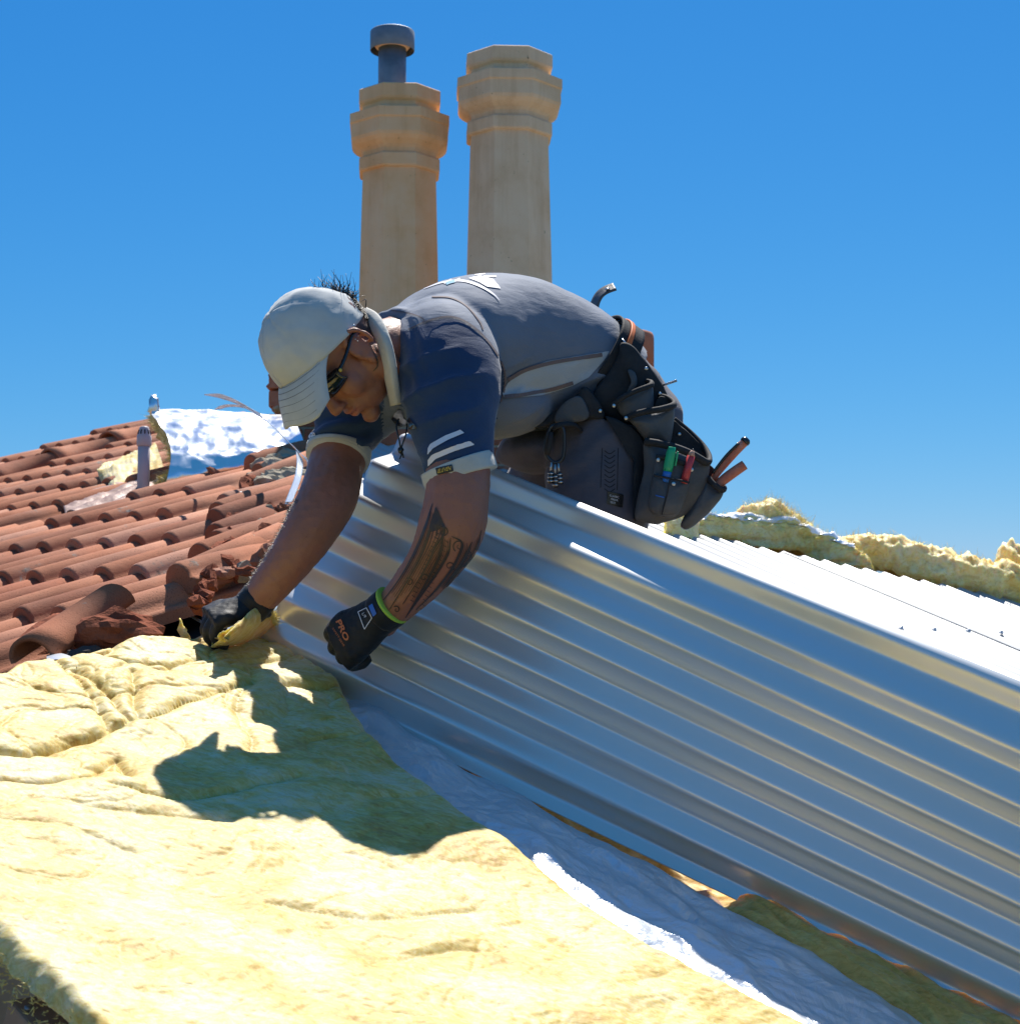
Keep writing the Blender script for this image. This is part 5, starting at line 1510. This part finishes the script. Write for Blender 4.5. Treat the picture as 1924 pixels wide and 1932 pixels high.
# brim
ns, nt_ = 40, 20
Gb = np.zeros((ns, nt_, 3))
for i in range(ns):
    s = -0.084 + 0.168 * i / (ns - 1); e_ = abs(s) / 0.084
    lo, hi = 0.0, 0.13
    fi = cC[0] + cR[0] * math.sqrt(max(0, 1 - (s / cR[1]) ** 2)) * 0.985
    for _ in range(20):
        u_ = rim_u(fi); fi = cC[0] + cR[0] * math.sqrt(max(0.0, 1 - (s / cR[1]) ** 2 - ((u_ - cC[2]) / cR[2]) ** 2)) * 0.99
    ui = rim_u(fi)
    fo = 0.190 - 0.026 * e_ ** 2 - 0.034 * max(0.0, (e_ - 0.88) / 0.12) ** 2; uo = ui - 0.044 * (1 - e_ ** 3) - 0.036 * e_ ** 1.5
    for j in range(nt_):
        t_ = j / (nt_ - 1)
        Gb[i, j] = H(fi + (fo - fi) * t_, s * (1 + 0.14 * t_), ui + (uo - ui) * t_ ** 1.25 + 0.004 * math.sin(math.pi * t_))
brim = grid_mesh('brim', Gb, M['cap'], cap); so = brim.modifiers.new('thick', 'SOLIDIFY'); so.thickness = 0.0045; so.offset = 0
brim_bvh = BVHTree.FromPolygons([tuple(v) for v in Gb.reshape(-1, 3)], [tuple(p.vertices) for p in brim.data.polygons])
Geo().add(ell_geo(H(cC[0], 0, cC[2] + cR[2] + .001), hF * .007, hL * .007, hU * .004, 12, 8)).build('button', M['cap'], cap)
thread = material('grey_thread', (0.17, 0.17, 0.17), 0.9)
G = Geo()
for a6 in range(6):
    i0 = int(round((a6 * 60 + 0) / 360 * nu_))
    for off in (-1, 1):
        ln = Gcap[2:, i0 % nu_] + nn_[2:, i0 % nu_] * 0.0009 + off * 0.0032 * np.cross(nn_[2:, i0 % nu_], np.gradient(Gcap[2:, i0 % nu_], axis=0) / (np.linalg.norm(np.gradient(Gcap[2:, i0 % nu_], axis=0), axis=1)[:, None]))
        G.add(tube_geo(ln, 0.0008, 5))
for k in range(2, nt_ - 1, 3):
    G.add(tube_geo(Gb[1:-1, k] + (0.0026 * hU), 0.0006, 5))
G.build('stitching', thread, cap)
G = Geo()
for a_ in (30, 90, 150, 210, 270, 330):
    i0 = int(round(a_ / 360 * nu_)); p = Gcap[11, i0]; n_ = nn_[11, i0]
    t1 = np.cross(n_, hU); t1 /= np.linalg.norm(t1); t2 = np.cross(n_, t1)
    rr = [p + n_ * 0.0006 + 0.0028 * (math.cos(q) * t1 + math.sin(q) * t2) for q in np.linspace(0, 2 * math.pi, 14)]
    G.add(tube_geo(rr, 0.0010, 6))
G.build('eyelet', thread, cap)
cap_white = material('embroidery', (0.74, 0.74, 0.72), 0.8)
lettering('cap_print', 'NIKE', (515, 706), (9.0, -1.2), (1.2, -9.5), cap_white, cap, [cap_bvh], 0.0022, 0.02)
strokes('cap_print', [([(511, 711), (520, 719), (528, 719), (537, 712), (548, 702)], [1.5, 5, 5, 3, 0.8])], cap_white, cap, [cap_bvh], 0.0022)
# ---- hair
G = Geo()
for k in range(460):
    a = rng.uniform(-1, 1); b = rng.uniform(0, 1)
    p = H(-0.058 - 0.03 * b + rng.normal(0, .006), 0.028 * a, 0.075 - 0.05 * b + rng.normal(0, .008))
    d0 = -hF * 0.8 + hU * rng.uniform(0.0, 0.9) + hL * rng.normal(0, 0.35) + np.array((-0.1, 0, 0.35)); d0 /= np.linalg.norm(d0)
    l_ = rng.uniform(0.010, 0.036); bend = rng.normal(0, 0.9, 3)
    pts = [p, p + d0 * l_ * .5, p + d0 * l_ + bend * l_ * .4]
    G.add(tube_geo(spline(np.array(pts), 6), np.linspace(.0011, .0003, 6), 4))
for k in range(900):
    f_, u_ = rng.uniform(-.095, -.03), rng.uniform(-.055, .05); sg = rng.uniform(-1, 1)
    p0 = H(f_ - .1, .1 * sg, u_); c_ = H(0, 0, .02)
    h_ = body_bvh.ray_cast(Vector(c_ + (p0 - c_) * 1.5), Vector(-(p0 - c_) / np.linalg.norm(p0 - c_)))
    if h_[0] is None: continue
    q = np.array(h_[0]); n_ = np.array(h_[1]); 
    if np.linalg.norm((q - HO)) > .14: continue
    d0 = n_ + rng.normal(0, .3, 3) - 0.6 * hU; d0 /= np.linalg.norm(d0)
    G.add(tube_geo([q, q + d0 * .004, q + d0 * .007], [.0005, .0004, .0002], 3))
hair = G.build('hair', M['hair'], person)
# ---- sunglasses
sg_ = empty('sunglasses', H(.09, 0, .01)); sg_.parent = person; sg_.matrix_parent_inverse = person.matrix_basis.inverted()
def lens_patch(s0, s1):
    n1, n2 = 16, 9; Gq = np.zeros((n2, n1, 3))
    for j in range(n2):
        for i in range(n1):
            s = s0 + (s1 - s0) * i / (n1 - 1); v_ = -1 + 2 * j / (n2 - 1)
            Gq[j, i] = H(.106 - .034 * (s / .07) ** 2 - .004 * v_ * v_ , s, .002 + v_ * (.019 - .006 * abs(s / .07) ** 3))
    return Gq
for sg in (1, -1):
    L_ = grid_mesh('lens', lens_patch(sg * .012, sg * .072), M['lens'], sg_); so = L_.modifiers.new('thick', 'SOLIDIFY'); so.thickness = .003; so.offset = 0
    pts = [H(.104 - .034 * (s / .07) ** 2, sg * s, .022 - .006 * (s / .07) ** 3) for s in np.linspace(.0, .073, 10)] + [H(.062, sg * .080, .013), H(.03, sg * .084, .016), H(-.004, sg * .084, .021), H(-.022, sg * .0835, .014)]
    Geo().add(tube_geo(spline(np.array(pts), 50), np.interp(np.linspace(0, 1, 50), [0, .45, .6, .8, 1], [.003, .0042, .0062, .0045, .003]), 8, True, 0.55)).build('temple', M['blackplastic'], sg_)
Geo().add(ell_geo(H(.066, .0835, .012), hF * .0035, hL * .0015, hU * .0035, 10, 6)).build('hinge_badge', M['yellow_print'], sg_)
Geo().add(ell_geo(H(-.022, .0905, .028), hF * .0035, hL * .002, hU * .0022, 10, 6)).add(ell_geo(H(-.002, .086, .012), hF * .0016, hL * .0016, hU * .0016, 8, 6)).add(ell_geo(H(-.001, .086, .006), hF * .0014, hL * .0014, hU * .0014, 8, 6)).build('ear_stud', M['steel'], person)

# fine hair on the far forearm, catching the light
sel_ = [k for k in range(0, len(body.data.vertices), 5)]
G = Geo(); Vb = np.array([v.co[:] for v in body.data.vertices]); Nb_ = np.array([v.normal[:] for v in body.data.vertices])
bx_, by_ = pix(Vb); dd_ = Vb @ AX_F
cand = np.where((by_ > 940) & (by_ < 1130) & (bx_ < 660) & (dd_ > 3.22) & (np.abs(Nb_ @ AX_F) < 0.5) & (Nb_[:, 0] < -0.2))[0]
for k in rng.choice(cand, min(420, len(cand)), replace=False):
    d0 = Nb_[k] + np.array((-0.25, -0.1, -0.7)) + rng.normal(0, .25, 3); d0 /= np.linalg.norm(d0); p = Vb[k]
    G.add(tube_geo([p, p + d0 * .004, p + d0 * rng.uniform(.006, .011)], [.00035, .0003, .0001], 3))
arm_hair = G.build('arm_hair', M['hair'], person); tag(arm_hair, kind='stuff')

# ------------------------------------------------------------------ tool belt and tools
DB = lambda x, y, d: D(x, y, d + 0.285)                        # the near hip stands this far behind my first estimate
belt = empty('tool_belt', DB(1200, 850, 3.2)); tag(belt, 'black leather tool belt with several worn pouches round the roofer\'s hips', 'tool belt')
Q = lambda x, y: (849.3 + .3041 * x, 490.7 + .3041 * y)       # from my notes on the enlarged picture
def pad_geo(poly, d, thick, bulge=0.012, seed=0, smooth=True, n=72, wob=0.0025):
    """soft leather piece: outline in the picture, depth d (number or function), pillowed front"""
    P = np.array(poly, float)
    if smooth:
        P = spline(np.vstack([P[-1:], P, P[:2]]), len(P) * 12 + 25)
        k = 12; P = resample(P[k:-13], n + 1)[:-1]
    else: P = resample(np.vstack([P, P[:1]]), n + 1)[:-1]
    c = P.mean(0); df = d if callable(d) else (lambda x, y: d)
    V, F = [], []
    ts = [1.0, 1.0, .97, .90, .75, .5, .25]
    offs = [thick, .004] + [-bulge * (1 - t_ ** 3) for t_ in ts[2:]]
    for t_, o in zip(ts, offs):
        for x, y in P:
            X, Y = c + (np.array((x, y)) - c) * t_
            V.append(DB(X, Y, df(X, Y) + o))
    m = len(P)
    V.append(DB(c[0], c[1], df(*c) - bulge)); V.append(DB(c[0], c[1], df(*c) + thick))
    for k in range(len(ts) - 1):
        for j in range(m): F.append((k * m + j, k * m + (j + 1) % m, (k + 1) * m + (j + 1) % m, (k + 1) * m + j))
    k = len(ts) - 1
    for j in range(m): F.append((k * m + j, k * m + (j + 1) % m, k * m + m))
    for j in range(m): F.append((j, len(V) - 1, (j + 1) % m))
    V = np.array(V); V = V + (wob * fbm(V * 22 + seed, 3))[:, None] * (-AX_F) + (wob * 0.5 * fbm(V * 40 + seed + 5, 2))[:, None] * AX_U
    return V, F
def pad(name, poly, d, thick, bulge=0.012, mat='leather', parent=None, **k):
    return Geo().add(pad_geo(poly, d, thick, bulge, **k)).build(name, M[mat], parent or belt)
def bead(name, pts, r, mat, parent, flat=1.0):
    P = spline(np.array([DB(*k) for k in pts]), len(pts) * 8)
    return Geo().add(tube_geo(P, r, 8, True, flat)).build(name, M[mat], parent)
def rivet(x, y, d, parent, r=0.0042):
    return Geo().add(ell_geo(DB(x, y, d), AX_R * r, AX_U * r, AX_F * r * .5, 12, 8)).build('rivet', M['steel'], parent)

# waist belt: a band that follows the body
k_w = 6
C = DB(1100, 706, 3.345); Tb = DB(1140, 725, 3.35) - DB(1075, 680, 3.325); Tb /= np.linalg.norm(Tb)
Nb = Nn_ - Tb * np.dot(Nn_, Tb); Nb /= np.linalg.norm(Nb); Bb = np.cross(Nb, Tb); Bb = Bb if Bb[2] > 0 else -Bb
th = np.linspace(0, 2 * math.pi, 97)
def hoop(rb, rn, x0, x1, name, mat, parent, shift=0.0):
    e_ = lambda v: np.sign(v) * np.abs(v) ** .92
    ell = C + (Bb[None] * (e_(np.cos(th)) * rb)[:, None]) + (Nb[None] * (e_(np.sin(th)) * rn)[:, None])
    G = np.stack([ell + Tb * x for x in np.linspace(x0, x1, 6)], 0)
    o = grid_mesh(name, G, M[mat], parent); so = o.modifiers.new('thick', 'SOLIDIFY'); so.thickness = .005; so.offset = 1
    return o
b1 = hoop(.122, .181, .004, .034, 'waist_strap', 'edging', belt)
hoop(.124, .183, -.002, .008, 'trim', 'orange', b1)
hoop(.120, .179, -.022, -.001, 'lining', 'edging', b1)

# panels hanging from the belt over the hip
bp = pad('back_panel', [Q(1060, 510), Q(1130, 530), Q(1210, 620), Q(1290, 730), Q(1345, 830), Q(1370, 930), Q(1300, 990), Q(1120, 1020), Q(940, 960), Q(860, 900), Q(900, 800), Q(985, 690), Q(1040, 590)], 3.165, .05, .012, 'edging', n=90)
fp_ = pad('front_panel', [Q(850, 790), Q(960, 960), Q(880, 985), Q(800, 1010), Q(640, 1030), Q(520, 1045), Q(600, 975), Q(700, 900), Q(780, 840)], 3.135, .03, .006, 'edging', n=70)
pad('stitched_flap', [Q(760, 850), Q(815, 850), Q(860, 940), Q(850, 985), Q(790, 1005), Q(660, 1010), Q(650, 960), Q(700, 890)], 3.120, .01, .004, 'leather', fp_, n=60)
# thigh strap down to the big pouch
st = pad('side_strap', [Q(960, 965), Q(1060, 1000), Q(1150, 1050), Q(1205, 1150), Q(1205, 1300), Q(1185, 1450), Q(1165, 1600), Q(1135, 1600), Q(1150, 1450), Q(1160, 1300), Q(1150, 1180), Q(1090, 1080), Q(990, 1000)], 3.115, .03, .006, 'edging', n=100, smooth=True)
# small upper pouch
p1_ = pad('pouch', [Q(1030, 880), Q(1100, 825), Q(1180, 790), Q(1246, 770), Q(1262, 850), Q(1250, 940), Q(1160, 1010), Q(1060, 960)], 3.130, .05, .018)
bead('rim', [(*Q(1010, 900), 3.115), (*Q(1050, 865), 3.108), (*Q(1110, 830), 3.104), (*Q(1190, 797), 3.104), (*Q(1244, 775), 3.112), (*Q(1248, 755), 3.13), (*Q(1215, 748), 3.15)], .0058, 'edging', p1_, .7)
pad('tongue', [Q(1100, 682), Q(1140, 690), Q(1158, 740), Q(1150, 790), Q(1095, 820), Q(1120, 760)], 3.145, .012, .004, 'leather', p1_, n=40)
# second pouch
p2_ = pad('pouch', [Q(1110, 985), Q(1200, 945), Q(1290, 925), Q(1382, 905), Q(1388, 980), Q(1370, 1120), Q(1345, 1150), Q(1270, 1130), Q(1200, 1105), Q(1150, 1040)], 3.105, .06, .020)
bead('rim', [(*Q(1085, 985), 3.093), (*Q(1140, 958), 3.085), (*Q(1210, 940), 3.080), (*Q(1300, 926), 3.080), (*Q(1375, 905), 3.088), (*Q(1390, 885), 3.11), (*Q(1350, 855), 3.14), (*Q(1300, 842), 3.16)], .0068, 'edging', p2_, .7)
pad('pouch_lining', [Q(1300, 845), Q(1352, 858), Q(1385, 890), Q(1370, 910), Q(1300, 925), Q(1265, 905)], 3.135, .02, .0, 'edging', p2_, n=40)
# big pouch with its front pockets
p3_ = pad('pouch', [Q(1205, 1120), Q(1330, 1160), Q(1470, 1200), Q(1600, 1245), Q(1590, 1390), Q(1530, 1510), Q(1440, 1590), Q(1340, 1625), Q(1260, 1640), Q(1190, 1620), Q(1145, 1595), Q(1165, 1450), Q(1200, 1300)], 3.075, .10, .022, n=96)
bead('rim', [(*Q(1205, 1125), 3.062), (*Q(1300, 1140), 3.052), (*Q(1400, 1165), 3.048), (*Q(1500, 1205), 3.050), (*Q(1590, 1255), 3.060), (*Q(1608, 1230), 3.09), (*Q(1575, 1165), 3.13), (*Q(1500, 1085), 3.155), (*Q(1430, 1025), 3.165), (*Q(1385, 990), 3.165)], .0078, 'edging', p3_, .75)
pad('pouch_lining', [Q(1380, 995), Q(1430, 1030), Q(1500, 1090), Q(1570, 1165), Q(1598, 1225), Q(1560, 1235), Q(1470, 1195), Q(1360, 1150), Q(1362, 1080)], 3.130, .03, .0, 'edging', p3_, n=60)
pk = pad('pocket', [Q(1285, 1215), Q(1380, 1235), Q(1495, 1275), Q(1500, 1300), Q(1478, 1400), Q(1452, 1500), Q(1420, 1570), Q(1365, 1600), Q(1300, 1590), Q(1245, 1565), Q(1228, 1500), Q(1250, 1350)], 3.043, .03, .008, n=80)
bead('rim', [(*Q(1275, 1220), 3.037), (*Q(1330, 1225), 3.034), (*Q(1420, 1250), 3.034), (*Q(1500, 1285), 3.038)], .0052, 'edging', p3_, .7)
pk2 = pad('pocket', [Q(1262, 1335), Q(1340, 1350), Q(1420, 1365), Q(1480, 1378), Q(1452, 1490), Q(1415, 1565), Q(1365, 1590), Q(1300, 1582), Q(1250, 1560), Q(1236, 1495)], 3.030, .012, .011, n=80)
bead('rim', [(*Q(1262, 1335), 3.022), (*Q(1340, 1350), 3.018), (*Q(1420, 1366), 3.018), (*Q(1482, 1380), 3.022)], .0022, 'edging', p3_)
bead('pocket_seam', [(*Q(1362, 1360), 3.016), (*Q(1345, 1450), 3.015), (*Q(1322, 1540), 3.016), (*Q(1312, 1580), 3.020)], .0014, 'edging', p3_)
for (x, y, d) in ((1290, 1240, 3.030), (1497, 1300, 3.032), (1385, 1388, 3.014)): rivet(*Q(x, y), d, p3_)
for (x, y, d) in ((1215, 672, 3.150), (1300, 828, 3.150), (930, 935, 3.120), (1015, 903, 3.105), (1090, 980, 3.080), (1420, 1080, 3.128)): rivet(*Q(x, y), d, belt, .004)
V, F = box_geo(DB(*Q(1300, 1466), 3.0165), AX_R * .0085 - AX_U * .0022, AX_U * .0012, AX_F * .001)
Geo().add((V, F)).build('blue_tag', M['blue_print'], p3_)
# pliers holster
p4_ = pad('holster', [Q(1605, 1350), Q(1650, 1395), Q(1692, 1425), Q(1685, 1470), Q(1640, 1530), Q(1560, 1610), Q(1480, 1668), Q(1440, 1665), Q(1430, 1635), Q(1470, 1550), Q(1535, 1440), Q(1580, 1370)], 3.085, .05, .018, n=84)
bead('rim', [(*Q(1600, 1352), 3.078), (*Q(1640, 1398), 3.066), (*Q(1690, 1428), 3.068), (*Q(1698, 1415), 3.085), (*Q(1660, 1380), 3.11)], .0068, 'edging', p4_, .7)
pad('holster_lining', [Q(1605, 1270), Q(1640, 1300), Q(1665, 1350), Q(1690, 1415), Q(1650, 1395), Q(1605, 1352), Q(1585, 1310)], 3.118, .02, .0, 'edging', p4_, n=50)
# hammer loop and small case at the back
lp = np.array([DB(*k) for k in [(1126, 600, 3.33), (1122, 588, 3.33), (1124, 572, 3.33), (1132, 557, 3.33), (1144, 548, 3.33), (1160, 542, 3.33)]])
P = spline(lp, 30); T_ = np.gradient(P, axis=0); T_ /= np.linalg.norm(T_, axis=1)[:, None]; sd = np.cross(T_, AX_F * .9 + AX_R * .45); sd /= np.linalg.norm(sd, axis=1)[:, None]
Gq = np.stack([P + sd * w_ * .009 + AX_F * w_ * .012 for w_ in np.linspace(-1, 1, 6)], 1)
lo_ = grid_mesh('strap', Gq, M['leather'], belt); so = lo_.modifiers.new('thick', 'SOLIDIFY'); so.thickness = .004
Geo().add(ell_geo(DB(1146, 545, 3.318), AX_R * .006, AX_F * .006, AX_U * .003, 12, 8)).build('rivet', M['steel'], lo_)
ca_ = pad('tool_case', [(1158, 622), (1165, 615), (1182, 612), (1187, 616), (1192, 640), (1196, 656), (1180, 664), (1166, 648)], 3.27, .05, .008, 'leather', n=50)
G = Geo()
for pts in ([(1157, 609, 3.27), (1160, 604, 3.27), (1163, 608, 3.27), (1164, 613, 3.27)], [(1166, 612, 3.27), (1167, 606, 3.27), (1171, 605, 3.27), (1171, 611, 3.27)], [(1172, 612, 3.27), (1174, 605, 3.27), (1177, 604, 3.27), (1177, 611, 3.27)], [(1158, 613, 3.27), (1168, 611, 3.27), (1178, 610, 3.27)]):
    G.add(tube_geo(spline(np.array([DB(*k) for k in pts]), 12), .0018, 6))
G.build('clip', M['blackplastic'], ca_)
bead('wire_loop', [(1172, 638, 3.19), (1178, 645, 3.18), (1185, 655, 3.18), (1192, 664, 3.19)], .0022, 'steel', belt)

# ---- tools: each a thing of its own
def rod(name, a, b, radii, mat, parent, n=14):
    a, b = np.asarray(a), np.asarray(b); ts = np.linspace(0, 1, len(radii))
    return Geo().add(tube_geo([a + (b - a) * t_ for t_ in ts], radii, n)).build(name, mat, parent)
green = material('green_plastic', (0.012, 0.36, 0.16), 0.35); blue = material('blue_plastic', (0.02, 0.16, 0.55), 0.35); redp = material('red_paint', (0.50, 0.045, 0.05), 0.4)
mk = empty('marker_pen', DB(*Q(1340, 1350), 3.028)); tag(mk, 'green capped marker pen standing in the front pocket of the tool belt', 'pen')
a, b, c_ = DB(*Q(1334, 1375), 3.030), DB(*Q(1348, 1310), 3.028), DB(*Q(1376, 1158), 3.026)
rod('barrel', a, b, [.0085] * 4, blue, mk)
cpn = rod('pen_cap', b, c_, [.0088, .0098, .0098, .0095, .0088, .0070], green, mk)
Geo().add(box_geo((b * .42 + c_ * .58) + AX_R * .0125 - AX_U * .003, AX_R * .0018, AX_F * .003, (c_ - b) * .30, .0006)).build('pocket_clip', green, cpn)
pe = empty('pencil', DB(*Q(1450, 1370), 3.03)); tag(pe, 'short red carpenter pencil standing in the belt pocket right of the green pen', 'pencil')
a, b = DB(*Q(1448, 1385), 3.030), DB(*Q(1494, 1215), 3.030); tip = DB(*Q(1507, 1170), 3.030)
rod('shaft', a, b, [.0078, .0078, .0078], redp, pe, 6)
rod('sharpened_wood', b, b + (tip - b) * .75, [.0078, .0030], material('cut_wood', (0.48, 0.27, 0.20), 0.8), pe, 10)
rod('lead_tip', b + (tip - b) * .75, tip, [.0030, .0006], material('pencil_lead', (0.05, 0.05, 0.055), 0.4), pe, 8)
pl = empty('pliers', DB(*Q(1640, 1400), 3.09)); tag(pl, 'worn pliers with two orange red handles sticking out of the holster', 'pliers')
grip = mat_noise('worn_orange_grip', [(0.30, (0.42, 0.10, 0.05)), (0.62, (0.52, 0.17, 0.10)), (0.74, (0.50, 0.30, 0.26))], 40, 0.5, 0, 0.2, 150, 0.002)
def handle(pts, rs, tipmat=None):
    P = spline(np.array([DB(*k) for k in pts]), 24)
    o = Geo().add(tube_geo(P, spline(np.array(rs)[:, None], 24)[:, 0], 14, True, .7)).build('handle', grip, pl)
    return o
h1 = handle([(*Q(1630, 1360), 3.095), (*Q(1690, 1275), 3.095), (*Q(1765, 1190), 3.095), (*Q(1838, 1118), 3.095)], [.006, .0088, .0092, .0086])
h2 = handle([(*Q(1650, 1405), 3.080), (*Q(1700, 1360), 3.080), (*Q(1770, 1308), 3.080), (*Q(1826, 1270), 3.080)], [.008, .0102, .0104, .0100])
e0, e1 = DB(*Q(1822, 1132), 3.095), DB(*Q(1846, 1108), 3.095)
rod('grip_end', e0, e1, [.0098, .0104, .0096, .006], M['blackplastic'], h1)
P = spline(np.array([DB(*k) for k in [(*Q(1640, 1335), 3.088), (*Q(1720, 1230), 3.088), (*Q(1800, 1150), 3.088)]]), 16) + AX_U * .004 - AX_R * .004
Geo().add(tube_geo(P, .0030, 8)).build('grip_inlay', M['blackplastic'], h1)
rod('jaw', DB(*Q(1620, 1390), 3.10), DB(*Q(1540, 1520), 3.11), [.010, .011, .006], M['steel'], pl)
sw = Geo(); a, b = DB(*Q(1310, 778), 3.17), DB(*Q(1404, 747), 3.17)
sw.add(tube_geo([a, b], .0022, 8))
for k in range(22):
    t_ = k / 21; p = a + (b - a) * (0.3 + 0.7 * t_); sw.add(tube_geo([p, p + (b - a) * .016], [.0032, .0024], 8))
tag(sw.build('screw', M['steel'], None), 'single roofing screw poking out behind the back panel of the tool belt', 'screw')
# carabiner hanging from the belt
cb = empty('carabiner', DB(1046, 800, 3.10)); tag(cb, 'dark metal carabiner with a bunch of small clips hanging from the belt', 'carabiner')
dk = material('dark_anodised', (0.05, 0.055, 0.065), 0.35, 0.8)
pts = [(1038, 806), (1048, 802), (1060, 806), (1064, 820), (1064, 848), (1060, 866), (1048, 873), (1036, 866), (1029, 850), (1031, 826), (1038, 806)]
Geo().add(tube_geo(spline(np.array([DB(x, y, 3.095) for x, y in pts]), 70), .0042, 10, False)).build('ring', dk, cb)
rod('gate', DB(1039, 815, 3.092), DB(1032, 858, 3.092), [.0055, .0065, .0065, .0055], M['edging'], cb)
Geo().add(tube_geo(spline(np.array([DB(*k) for k in [(1042, 810, 3.095), (1052, 803, 3.09), (1068, 800, 3.10), (1086, 803, 3.12), (1096, 812, 3.14)]]), 24), .0062, 10, True, .6)).build('hanging_loop', M['edging'], cb)
for k, (x, y) in enumerate(((1040, 872), (1047, 876), (1053, 874))):
    tp = DB(x, y, 3.09); bt = DB(x - 2 + 3 * k, y + 40 + 4 * (k % 2), 3.09)
    Geo().add(tube_geo([tp, tp * .55 + bt * .45], .0022, 8)).build('link', M['steel'], cb)
    rod('clip', tp * .55 + bt * .45, bt, [.0045, .0062, .0050, .0064, .0050], M['blackplastic'] if k != 1 else dk, cb, 10)
    for j in range(3):
        t_ = .5 + .18 * j; c0 = tp * (1 - t_) + bt * t_; ax = (bt - tp) / np.linalg.norm(bt - tp)
        Geo().add(tube_geo([c0, c0 + ax * .0025], .0068, 10)).build('ferrule', M['steel'], cb)
